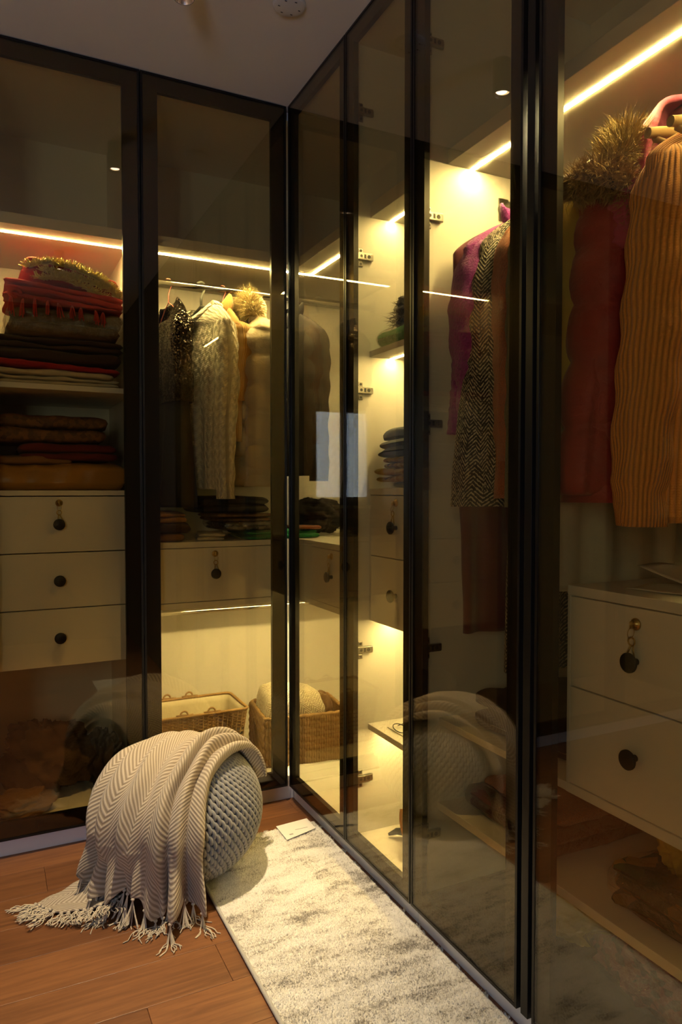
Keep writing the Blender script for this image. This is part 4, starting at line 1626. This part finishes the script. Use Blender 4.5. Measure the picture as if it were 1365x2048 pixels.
M['brownpat'] = pattern_mat('brown_gold_print', [(0.06, 0.025, 0.012), (0.22, 0.10, 0.03), (0.10, 0.05, 0.02)], 70)
M['greenpat'] = pattern_mat('green_gold_brocade', [(0.012, 0.07, 0.025), (0.010, 0.06, 0.02), (0.012, 0.05, 0.02), (0.35, 0.22, 0.05)], 26)
M['orangefelt'] = fuzzy_mat('orange_felt', (0.80, 0.27, 0.045), 400)
M['navy'] = cloth('navy_strap', (0.018, 0.022, 0.035))
M['paperw'] = plain('white_paper', (0.74, 0.71, 0.64), 0.75, var=0.03)
M['tinsel'] = plain('gold_tinsel', (1.0, 0.80, 0.30), 0.30, 0.2, var=0.2)
M['pinkpat'] = pattern_mat('pink_print', [(0.30, 0.03, 0.06), (0.40, 0.10, 0.10), (0.12, 0.02, 0.03)], 60)

GS1 = 'folded clothes on the left wardrobe shelf'
z = 1.502
folded('folded_cream_cloth', 'cream linen cloth lying folded directly on the shelf under the red stack', 'clothes', 'linen', -0.785, 0.28, z, 0.42, 0.36, 0.030, 2, 1, GS1)
folded('folded_cream_wrap', 'second cream wrap folded on top of the shelf linen', 'clothes', 'linen', -0.80, 0.285, z + 0.030, 0.42, 0.35, 0.022, 1, 2, GS1)
folded('folded_red_cloth', 'thin bright red cloth folded between cream linen and dark knits', 'clothes', 'redcot', -0.79, 0.28, z + 0.052, 0.43, 0.36, 0.024, 1, 3, GS1, tilt=-0.03)
folded('folded_brown_knit', 'dark brown knit folded just above the red cloth', 'clothes', 'brownd', -0.79, 0.285, z + 0.076, 0.44, 0.37, 0.042, 1, 4, GS1)
folded('folded_brown_sweater', 'dark brown sweater folded under the film wrapped blanket', 'clothes', 'brownd', -0.78, 0.285, z + 0.118, 0.44, 0.36, 0.042, 2, 5, GS1)
folded('wrapped_blanket', 'brown blanket wrapped in clear film below the red shawl', 'blanket', 'brownm', -0.745, 0.27, z + 0.160, 0.36, 0.33, 0.095, 2, 6, GS1, film=True)
sh = folded('fringed_shawl', 'red shawl with hanging tassels folded over the wrapped blanket', 'shawl', 'redshawl', -0.748, 0.265, z + 0.262, 0.375, 0.34, 0.062, 3, 7, GS1, tilt=-0.10)
M['redtassel'] = knit_mat('red_yarn', (0.48, 0.03, 0.02))
for i in range(9):
    mb = MB()
    x0 = -0.915 + 0.036 * i + 0.006 * math.sin(i * 3)
    z0 = z + 0.285 - 0.004 * i - (0.01 if i < 2 else 0)
    for s_ in range(5):
        dx, dy = rng.normal() * 0.004, rng.normal() * 0.003
        L_ = 0.055 * rng.uniform(0.75, 1.1) * (1.1 if i < 3 else 0.85)
        mb.tube([(x0, 0.100, z0), (x0 + dx * 0.5, 0.088, z0 - 0.006), (x0 + dx, 0.087 + dy, z0 - L_ * 0.4), (x0 + dx * 1.6 + 0.003 * math.sin(s_), 0.088 + dy, z0 - L_)], 0.0022, 5)
    mb.build('tassel', M['redtassel'], sh, smooth=True)
for i in range(2):
    # rolled corner of the shawl at its left end
    mb = MB()
    a = np.linspace(0, 5.5, 30)
    mb.tube([(-0.905 + 0.020 * math.cos(q_) * (1 - q_ / 9), 0.105 + 0.02 * i, z + 0.285 + 0.020 * math.sin(q_) * (1 - q_ / 9) + 0.004 * i) for q_ in a], 0.0065, 8)
    mb.build('rolled_edge', M['redshawl'], sh, smooth=True)
tg = folded('tinsel_garment', 'red garment edged with gold tinsel on top of the shelf stack', 'clothes', 'redshawl', -0.73, 0.27, z + 0.335, 0.30, 0.30, 0.060, 2, 8, GS1, tilt=-0.16, sag=0.007)


def tinsel(parent, path, n, length, seed):
    rs = np.random.default_rng(seed)
    path = np.array(path, float)
    seg = np.linalg.norm(np.diff(path, axis=0), axis=1)
    cs = np.concatenate([[0], np.cumsum(seg)])
    tt = rs.uniform(0, cs[-1], n)
    p0 = np.stack([np.interp(tt, cs, path[:, i]) for i in range(3)], 1)
    d = rs.normal(size=(n, 3))
    d[:, 2] = np.abs(d[:, 2]) * 0.8
    d /= np.linalg.norm(d, axis=1)[:, None]
    sd_ = np.cross(d, rs.normal(size=(n, 3)))
    sd_ /= np.linalg.norm(sd_, axis=1)[:, None]
    L = length * rs.uniform(0.5, 1.2, n)[:, None]
    w = 0.0013
    V = np.stack([p0 - sd_ * w, p0 + sd_ * w, p0 + d * L + sd_ * w, p0 + d * L - sd_ * w], 1).reshape(-1, 3)
    b = (np.arange(n) * 4)[:, None]
    o = np_mesh('tinsel', V, b + np.array([[0, 1, 2, 3]]), M['tinsel'], parent)
    o['kind'] = 'stuff'
    return o


ty = 0.126
tinsel(tg, [(-0.865, ty + 0.01, z + 0.385), (-0.80, ty - 0.005, z + 0.400), (-0.72, ty - 0.008, z + 0.392), (-0.64, ty - 0.005, z + 0.365), (-0.585, ty, z + 0.330), (-0.57, ty, z + 0.295)], 2600, 0.026, 3)
tinsel(tg, [(-0.82, ty - 0.005, z + 0.375), (-0.70, ty - 0.008, z + 0.362), (-0.60, ty - 0.004, z + 0.330)], 1300, 0.022, 4)
tinsel(tg, [(-0.84, ty - 0.012, z + 0.345), (-0.76, ty - 0.016, z + 0.350), (-0.68, ty - 0.014, z + 0.33), (-0.61, ty - 0.010, z + 0.30)], 900, 0.024, 6)
tinsel(tg, [(-0.85, ty + 0.05, z + 0.402), (-0.78, ty + 0.08, z + 0.415), (-0.68, ty + 0.06, z + 0.40)], 1600, 0.026, 5)

GS2 = 'folded clothes on the left drawers'
z = 1.156
folded('folded_gold_satin', 'gold brown satin cloth folded on top of the left drawers', 'clothes', 'satin', -0.78, 0.27, z, 0.44, 0.34, 0.085, 1, 11, GS2, sag=0.006)
folded('folded_orange_knit', 'dull orange knit folded between gold satin and red brocade', 'clothes', 'tan', -0.86, 0.28, z + 0.085, 0.26, 0.32, 0.030, 1, 12, GS2)
folded('folded_red_brocade', 'dark red brocade folded above the gold satin', 'clothes', 'darkred', -0.74, 0.28, z + 0.100, 0.32, 0.32, 0.055, 2, 13, GS2)
folded('folded_brown_brocade', 'brown gold printed cloth folded at the top beneath the shelf', 'clothes', 'brownpat', -0.80, 0.29, z + 0.160, 0.38, 0.32, 0.09, 2, 14, GS2)
GS3 = 'crumpled laundry below the left drawers'
crumple('crumpled_blanket', 'crumpled brown blanket on the dark floor of the left wardrobe', 'laundry', 'brownm', (-0.82, 0.34, 0.215), (0.34, 0.32, 0.28), 31, GS3, 0.6, floor_z=0.087)
crumple('crumpled_throw', 'dark brown crumpled throw beside the brown blanket', 'laundry', 'brownd', (-0.62, 0.30, 0.17), (0.14, 0.30, 0.18), 32, GS3, 0.5, floor_z=0.087)
crumple('crumpled_net', 'dull tan crumpled cloth lying flat in front of the brown blanket', 'laundry', 'tan', (-0.90, 0.14, 0.115), (0.20, 0.16, 0.07), 33, GS3, 0.5, floor_z=0.087)

GS4 = 'folded clothes on the corner counter'
z = 0.972
folded('folded_tan_trousers', 'tan trousers folded flat on the corner counter under brown knits', 'clothes', 'tan', -0.425, 0.23, z, 0.15, 0.28, 0.030, 1, 21, GS4)
folded('folded_brown_cardigan', 'brown cardigan folded on the tan trousers', 'clothes', 'brownd', -0.42, 0.24, z + 0.030, 0.17, 0.29, 0.035, 1, 22, GS4)
folded('folded_rust_jumper', 'rust brown jumper topping the stack on tan trousers', 'clothes', 'tan', -0.425, 0.25, z + 0.065, 0.15, 0.28, 0.040, 2, 23, GS4)
folded('folded_cream_shirt', 'cream shirt folded beside the green cloth on the counter', 'clothes', 'linen', -0.235, 0.21, z, 0.10, 0.24, 0.030, 2, 24, GS4, rz=-0.25)
folded('folded_green_cloth', 'green cloth folded at the corner end of the counter', 'clothes', 'green', 0.02, 0.22, z, 0.30, 0.26, 0.032, 2, 25, GS4)
folded('folded_grey_print', 'grey printed cloth in film on top of the green cloth', 'clothes', 'greypat', -0.09, 0.24, z + 0.034, 0.24, 0.26, 0.030, 2, 26, GS4, film=True)
folded('folded_orange_scarf', 'thin orange scarf on the green cloth in the corner', 'clothes', 'rust', 0.13, 0.21, z + 0.032, 0.10, 0.22, 0.014, 1, 27, GS4)
folded('folded_gold_print', 'brown gold printed cloth on the grey printed one', 'clothes', 'brownpat', -0.11, 0.27, z + 0.066, 0.24, 0.26, 0.030, 2, 28, GS4)
folded('folded_black_coat', 'black coat folded on the very top of the corner stack', 'clothes', 'blacksatin', -0.14, 0.32, z + 0.098, 0.28, 0.26, 0.060, 2, 29, GS4)
crumple('dark_bundle', 'dark bundle behind the orange scarf in the corner', 'clothes', 'darkcoat', (0.24, 0.26, 1.05), (0.22, 0.22, 0.16), 41, GS4, 0.4, floor_z=0.972)

# ---------------------------------------------------------------- things in the shelf column
GS5 = 'things in the narrow shelf column'
z = 1.584
folded('green_garment_bag', 'bright green silk garment folded under a black feathery bundle', 'clothes', 'greenb', 0.215, -0.665, z, 0.28, 0.27, 0.045, 1, 51, GS5, sag=0.007, film=True)
bf = crumple('feathery_bundle', 'black feathery bundle lying on the green silk', 'clothes', 'blackfuz', (0.215, -0.65, z + 0.100), (0.23, 0.24, 0.13), 52, GS5, 0.35, floor_z=z + 0.044)
fur('feathers', 'blackfuz', bf, [(0.12, -0.58, z + 0.06), (0.13, -0.60, z + 0.10), (0.16, -0.63, z + 0.135), (0.19, -0.68, z + 0.15)], 0.03, 900, 0.04, 9)
z = 1.162
pp_ = MB()
pp_.box(0.09, 0.34, -0.80, -0.545, z, z + 0.002)
tag(pp_.build('paper_sheet', M['paperw']), 'sheet of paper under the folded stack in the narrow column', 'paper')
folded('folded_white_vest', 'white vest at the bottom of the stack on the narrow drawers', 'clothes', 'paperw', 0.225, -0.675, z + 0.002, 0.24, 0.25, 0.018, 1, 53, GS5)
folded('folded_yellow_print', 'yellow and black printed cloth folded above the white vest', 'clothes', 'goldpat', 0.215, -0.662, z + 0.020, 0.29, 0.29, 0.040, 2, 54, GS5, sag=0.007)
folded('folded_yellow_scarf', 'second yellow printed scarf folded under the charcoal jeans', 'clothes', 'goldpat', 0.22, -0.67, z + 0.060, 0.27, 0.27, 0.034, 2, 55, GS5)
folded('folded_charcoal_jeans', 'charcoal jeans folded above the yellow printed scarf', 'clothes', 'greyknit', 0.215, -0.662, z + 0.094, 0.29, 0.29, 0.050, 2, 56, GS5, sag=0.007)
folded('folded_denim_jacket', 'dark grey denim folded on the very top of the narrow stack', 'clothes', 'denim', 0.22, -0.665, z + 0.146, 0.27, 0.27, 0.048, 1, 57, GS5, tilt=0.12)
z = 0.429
mb = MB()
mb.box(0.10, 0.36, -0.80, -0.555, z, z + 0.004)
fo = tag(mb.build('paper_folder', M['paperw'], bevel=0.001), 'flat pale paper folder on the lowest shelf of the narrow column', 'folder')
gl = thing('reading_glasses', 'thin black rimmed glasses lying on the pale paper folder', 'glasses', (0.16, -0.70, z + 0.004))
for k_, (cx, cy_) in enumerate(((0.118, -0.600), (0.135, -0.655))):
    mb = MB()
    mb.tube([(cx + 0.019 * math.cos(a), cy_ + 0.026 * math.sin(a), z + 0.010 + 0.006 * math.sin(a)) for a in np.linspace(0, 2 * PI, 26, endpoint=False)], 0.0015, 6, closed=True)
    mb.build('rim', M['knob'], gl, smooth=True)
mb = MB()
mb.tube([(0.124, -0.624, z + 0.010), (0.128, -0.631, z + 0.012)], 0.0015, 6)
mb.build('bridge', M['knob'], gl)
for sx in (0,):
    mb = MB()
    mb.tube([(0.125, -0.576, z + 0.010), (0.16, -0.565, z + 0.010), (0.22, -0.57, z + 0.009), (0.235, -0.575, z + 0.006)], 0.0013, 6)
    mb.build('temple', M['knob'], gl, smooth=True)
ch = thing('charging_plug', 'small yellow tipped plug beside the glasses', 'plug', (0.18, -0.675, z + 0.004))
mb = MB()
mb.box(0.165, 0.20, -0.650, -0.630, z + 0.004, z + 0.020)
mb.build('body', M['paperw'], ch, bevel=0.003)
mb = MB()
mb.box(0.150, 0.165, -0.646, -0.634, z + 0.007, z + 0.017)
mb.build('tip', M['yellow'], ch, bevel=0.001)
z = 0.087
# orange felt roll
roll = thing('orange_felt_bag', 'orange felt bag rolled up on the wardrobe floor', 'bag', (0.24, -0.70, z))
n, m = 70, 16
P = np.zeros((m, n, 3))
for j in range(m):
    xv = 0.100 + 0.20 * j / (m - 1)
    for i in range(n):
        a = 0.4 + 10.6 * i / (n - 1)
        r_ = 0.022 + 0.0058 * a
        P[j, i] = (xv + 0.010 * math.sin(a * 0.7) + 0.010 * (i / n), -0.685 + 1.05 * r_ * math.cos(a + 1.9) - 0.25 * (xv - 0.1), z + 0.078 + r_ * 0.88 * math.sin(a + 1.9))
P[..., 2] = np.maximum(P[..., 2], z + 0.001)
mb = MB()
mb.grid(P)
mb.build('felt', M['orangefelt'], roll, smooth=True, solid=0.005)
st_ = thing('navy_belt', 'navy blue cloth belt lying behind the orange felt bag', 'belt', (0.2, -0.57, z))
mb = MB()
pa = [(0.105, -0.555, z + 0.010), (0.125, -0.57, z + 0.022), (0.15, -0.60, z + 0.026), (0.17, -0.63, z + 0.020), (0.19, -0.62, z + 0.05), (0.20, -0.60, z + 0.085), (0.215, -0.62, z + 0.09), (0.22, -0.66, z + 0.05)]
mb.tube(pa, [0.004, 0.010, 0.013, 0.011, 0.010, 0.012, 0.012, 0.010], 10)
mb.build('strap', M['navy'], st_, smooth=True)
mb = MB()
mb.tube([(0.165 + 0.018 * math.cos(a), -0.625 + 0.012 * math.sin(a), z + 0.016 + 0.010 * math.sin(a)) for a in np.linspace(0, 2 * PI, 20, endpoint=False)], 0.0035, 8, closed=True)
mb.build('loop', M['navy'], st_, smooth=True)

# ---------------------------------------------------------------- things low in the wide wardrobe
GS6 = 'things low in the wide wardrobe'
shade_sheet = MB()  # added dark sheet in place of shade on the wardrobe floor
for i_ in range(1):
    P = np.zeros((24, 60, 3))
    for a_ in range(24):
        for b_ in range(60):
            xx, yy = 0.032 + 0.54 * a_ / 23, -1.742 + 0.87 * b_ / 59
            P[a_, b_] = (xx, yy, 0.092 + 0.0025 * math.sin(xx * 31 + yy * 17) * math.sin(yy * 43))
    shade_sheet.grid(P)
M['shadefab'] = cloth('floor_shade_fabric', (0.022, 0.016, 0.012), sheen=0.0)
tag(shade_sheet.build('floor_shade', M['shadefab'], smooth=True, solid=0.004), 'added dark sheet standing in for shade on the wide wardrobe floor', 'mat')

folded('dark_storage_cloth', 'dark brown folded cover on the shelf beside the white drawers', 'clothes', 'brownd', 0.33, -1.10, 0.554, 0.40, 0.34, 0.090, 2, 61, GS6, rz=0.05)
folded('red_print_bag', 'red printed cloth bag in film on the low shelf behind the glass', 'clothes', 'darkred', 0.30, -1.08, 0.326, 0.34, 0.32, 0.060, 2, 62, GS6, film=True)
folded('rust_print_cloth', 'rust printed cloth on the red printed bag', 'clothes', 'rust', 0.31, -1.09, 0.386, 0.30, 0.28, 0.025, 1, 63, GS6)
folded('green_brocade_sari', 'green gold brocade sari in clear film below the wide drawers', 'clothes', 'greenpat', 0.30, -1.57, 0.326, 0.34, 0.34, 0.085, 3, 64, GS6, film=True, sag=0.008)
crumple('yellow_silk', 'yellow silk cloth hanging over the green brocade sari', 'clothes', 'yellow', (0.24, -1.50, 0.455), (0.13, 0.10, 0.13), 65, GS6, 0.5, floor_z=0.408)
crumple('rust_brocade', 'brown gold brocade bundle beside the yellow silk', 'clothes', 'brownpat', (0.28, -1.63, 0.465), (0.22, 0.17, 0.13), 66, GS6, 0.4, floor_z=0.408, film=True)
crumple('pink_print_bundle', 'pink printed bundle in film on the wardrobe floor under the low shelf', 'clothes', 'pinkpat', (0.28, -1.45, 0.157), (0.26, 0.34, 0.13), 67, GS6, 0.4, floor_z=0.094, film=True)
crumple('yellow_print_bundle', 'yellow brown bundle on the wardrobe floor by the door mullion', 'clothes', 'yellow', (0.26, -1.16, 0.157), (0.22, 0.24, 0.13), 68, GS6, 0.4, floor_z=0.094)
pst = thing('paper_stack', 'loose white papers lying on the wide wardrobe drawers', 'paper', (0.26, -1.56, 0.964))
n = 14
for k_, (cx, cy_, w_, d_, a_, lift) in enumerate(((0.24, -1.56, 0.20, 0.26, 0.10, 0.0), (0.27, -1.545, 0.19, 0.25, -0.15, 0.035))):
    P = np.zeros((n, n, 3))
    for j in range(n):
        for i in range(n):
            x, y = (i / (n - 1) - 0.5) * w_, (j / (n - 1) - 0.5) * d_
            P[j, i] = (x, y, 0.003 + 0.003 * k_ + lift * max(0, y / d_ + 0.5) ** 1.5 + 0.004 * max(0, math.sin(x * 40 + y * 20 + k_)))
    mb = MB()
    mb.grid(place(P, (cx, cy_, 0.964), a_))
    mb.build('sheet', M['paperw'], pst, smooth=True, solid=0.0012)

# ---------------------------------------------------------------- baskets
M['wicker'] = plain('willow', (0.36, 0.21, 0.07), 0.6, var=0.4, vscale=40, bump=0.4, bscale=200)
M['seagrass'] = plain('water_hyacinth', (0.25, 0.145, 0.05), 0.7, var=0.45, vscale=45, bump=0.5, bscale=160)
M['liner'] = cloth('cream_liner', (0.70, 0.63, 0.46), wrinkle=0.45, wscale=10)
M['rope'] = plain('hemp_rope', (0.34, 0.20, 0.075), 0.85, var=0.3, vscale=90, bump=0.6, bscale=300)


def ring_pt(w, d, s):
    """point on a rounded rectangle outline, s in 0..1"""
    a = 2 * PI * s
    c_, s_ = math.cos(a), math.sin(a)
    q_ = 0.16
    return (w / 2 * math.copysign(abs(c_) ** q_, c_), d / 2 * math.copysign(abs(s_) ** q_, s_))


def outline(w, d, n):
    """evenly spaced points on a rectangle outline with small round corners"""
    r_ = 0.02
    pts = []
    for cx, cy_, a0 in ((w / 2 - r_, d / 2 - r_, 0), (-w / 2 + r_, d / 2 - r_, 90), (-w / 2 + r_, -d / 2 + r_, 180), (w / 2 - r_, -d / 2 + r_, 270)):
        for k_ in range(5):
            a = R(a0 + 22.5 * k_)
            pts.append((cx + r_ * math.cos(a), cy_ + r_ * math.sin(a)))
    pts.append(pts[0])
    pts = np.array(pts)
    cs = np.concatenate([[0], np.cumsum(np.linalg.norm(np.diff(pts, axis=0), axis=1))])
    tt = np.linspace(0, cs[-1], n, endpoint=False)
    return np.stack([np.interp(tt, cs, pts[:, 0]), np.interp(tt, cs, pts[:, 1])], 1)


BW, BD, BH = 0.40, 0.24, 0.222
bk = thing('wicker_hamper', 'rectangular wicker basket with cream liner and rope handles', 'basket', (-0.292, 0.318, BOT), group='baskets on the corner wardrobe floor')
bc = np.array([-0.292, 0.318, BOT])


def level(z_, n, grow=0.0):
    k_ = z_ / BH
    o = outline(BW * (0.86 + 0.14 * k_) + grow, BD * (0.86 + 0.14 * k_) + grow, n)
    return np.concatenate([o, np.full((n, 1), z_)], 1) + bc


n = 120
lv = MB()
lv.grid(np.stack([level(z_, n, -0.012) for z_ in np.linspace(0.004, BH - 0.004, 10)]), closed_u=True)
lv.grid(np.stack([level(0.004, n, -0.012), level(0.004, n, -0.16)]), closed_u=True)
lv.build('liner', M['liner'], bk, smooth=True, solid=0.003)
ri = MB()
ri.tube(level(BH, n, 0.004), 0.0055, 8, closed=True)
ri.build('rim', M['wicker'], bk, smooth=True)
wv = MB()
for k_ in range(11):                       # woven band under the rim
    z_ = BH - 0.008 - 0.0062 * k_
    b_ = level(z_, 240)
    cen = b_ - bc
    nrm = cen.copy()
    nrm[:, 2] = 0
    nrm /= np.linalg.norm(nrm, axis=1)[:, None]
    b_ = b_ + nrm * (0.0028 * np.sin(np.arange(240) * PI / 3 + k_ * PI))[:, None]
    wv.tube(b_, 0.0034, 5, closed=True)
for k_ in range(9):                        # open lattice below
    z_ = 0.012 + 0.0175 * k_
    wv.tube(level(z_, 120, 0.002), 0.0028, 5, closed=True)
o_ = wv.build('weave', M['wicker'], bk, smooth=True)
o_['kind'] = 'stuff'
st2 = MB()
for k_ in range(64):
    a_, b_ = level(0.004, 64, 0.004)[k_], level(BH - 0.006, 64, 0.003)[k_]
    st2.tube([a_, (a_ + b_) / 2, b_], 0.0030, 5)
o_ = st2.build('stake', M['wicker'], bk, smooth=True)
o_['kind'] = 'stuff'
for hx, hy in ((-0.05, -1), (0.055, -1), (-0.06, 1), (0.03, 1)):
    mb = MB()
    cx = bc[0] + hx
    cyh = bc[1] + hy * (BD / 2 + 0.002)
    mb.tube([(cx + 0.014 * math.cos(a), cyh, BOT + BH + 0.007 + 0.015 * math.sin(a)) for a in np.linspace(0, 2 * PI, 20, endpoint=False)], 0.0036, 8, closed=True)
    mb.tube([(cx - 0.03, cyh - hy * 0.002, BOT + BH + 0.006), (cx - 0.012, cyh, BOT + BH + 0.008), (cx + 0.012, cyh, BOT + BH + 0.006), (cx + 0.035, cyh - hy * 0.002, BOT + BH + 0.005)], 0.0038, 8)
    mb.build('rope_handle', M['rope'], bk, smooth=True)

SW, SDp, SH = 0.34, 0.27, 0.185
sc_ = np.array([0.140, 0.247, BOT])
srz = -0.12
sb = thing('seagrass_basket', 'braided seagrass basket holding a folded cream herringbone blanket', 'basket', tuple(sc_), group='baskets on the corner wardrobe floor')
n = 480
zz = np.linspace(0.0, SH, 84)
o0 = outline(SW, SDp, n)
per = 2 * (SW + SDp)
S = np.arange(n) / n * per
nr = o0.copy()
nr[:, 0] = np.where(np.abs(np.abs(o0[:, 0]) - SW / 2) < 0.012, np.sign(o0[:, 0]), 0)
nr[:, 1] = np.where(np.abs(np.abs(o0[:, 1]) - SDp / 2) < 0.012, np.sign(o0[:, 1]), 0)
nl = np.linalg.norm(nr, axis=1)[:, None]
nr = np.where(nl > 0, nr / np.maximum(nl, 1e-6), o0 / np.linalg.norm(o0, axis=1)[:, None])
P = np.zeros((84, n, 3))
pw = 0.0205
for j, z_ in enumerate(zz):
    col_ = (S / pw) % 1.0
    idx = np.floor(S / pw)
    side_ = np.where(col_ < 0.5, 1, -1)
    br = np.abs(np.sin(PI * (col_ * 2 % 1.0)))
    tw = np.abs(np.sin(PI * (z_ / 0.030 + 0.5 * (side_ > 0) + side_ * (col_ * 2 % 1.0) * 0.35 + idx * 0.17)))
    dsp = 0.0120 * br ** 0.6 * (0.35 + 0.65 * tw ** 0.7)
    xy = o0 + nr * dsp[:, None]
    P[j] = np.concatenate([xy, np.full((n, 1), z_)], 1)
mb = MB()
mb.grid(place(P, sc_, srz), closed_u=True)
inner = np.stack([np.concatenate([outline(SW - 0.016, SDp - 0.016, n), np.full((n, 1), z_)], 1) for z_ in (SH, 0.006)])
mb.grid(place(inner, sc_, srz), closed_u=True)
mb.build('braided_wall', M['seagrass'], sb, smooth=True)
mb = MB()
rp_ = np.concatenate([outline(SW - 0.004, SDp - 0.004, 160), np.full((160, 1), SH)], 1)
rp_[:, 2] += 0.002 * np.sin(np.arange(160) * 1.3)
mb.tube(place(rp_, sc_, srz), 0.0085, 8, closed=True)
mb.build('rim', M['seagrass'], sb, smooth=True)
mb = MB()
hole = [(-SW / 2 - 0.009, 0.028 * math.cos(a), SH - 0.045 + 0.014 * math.sin(a)) for a in np.linspace(0, 2 * PI, 24, endpoint=False)]
mb.tube(place(hole, sc_, srz), 0.004, 8, closed=True)
mb.build('handle_hole_rim', M['seagrass'], sb, smooth=True)
mb = MB()
Hh = np.array([[(-SW / 2 - 0.0085, 0.026 * k_ * math.cos(a), SH - 0.045 + 0.0125 * k_ * math.sin(a)) for a in np.linspace(0, 2 * PI, 24, endpoint=False)] for k_ in (0.02, 1.0)])
mb.grid(place(Hh, sc_, srz), closed_u=True)
mb.build('handle_opening', M['liner'], sb)
M['creamher'] = tweed_mat('cream_herringbone', (0.38, 0.32, 0.22), (0.70, 0.64, 0.48), 0.011)
bl = thing('basket_blanket', 'cream herringbone blanket folded inside the seagrass basket', 'blanket', (sc_[0] - 0.05, sc_[1], BOT + 0.05))
Pb = slab_pts(0.24, 0.23, 0.24, 77, 0.006)
Pb = place(Pb, (sc_[0] - 0.035, sc_[1], BOT + 0.135), srz)
dome = 0.030 * np.exp(-((Pb[..., 0] - sc_[0] + 0.06) / 0.09) ** 2)
Pb[..., 2] += np.where(Pb[..., 2] > BOT + 0.17, dome, 0)
mb = MB()
mb.grid(Pb, closed_u=True)
uvb = np.stack([Pb[..., 0] + 0.5 * Pb[..., 2], Pb[..., 1] + 0.7 * Pb[..., 2]], 2).reshape(-1, 2)
mb.build('cloth', M['creamher'], bl, smooth=True, uv=uvb)
crumple('brown_woven_pouch', 'brown woven pouch standing beside the cream blanket in the basket', 'pouch', 'brownm', (sc_[0] + 0.115, sc_[1] + 0.02, BOT + 0.15), (0.07, 0.19, 0.17), 71, None, 0.3, floor_z=BOT + 0.02)
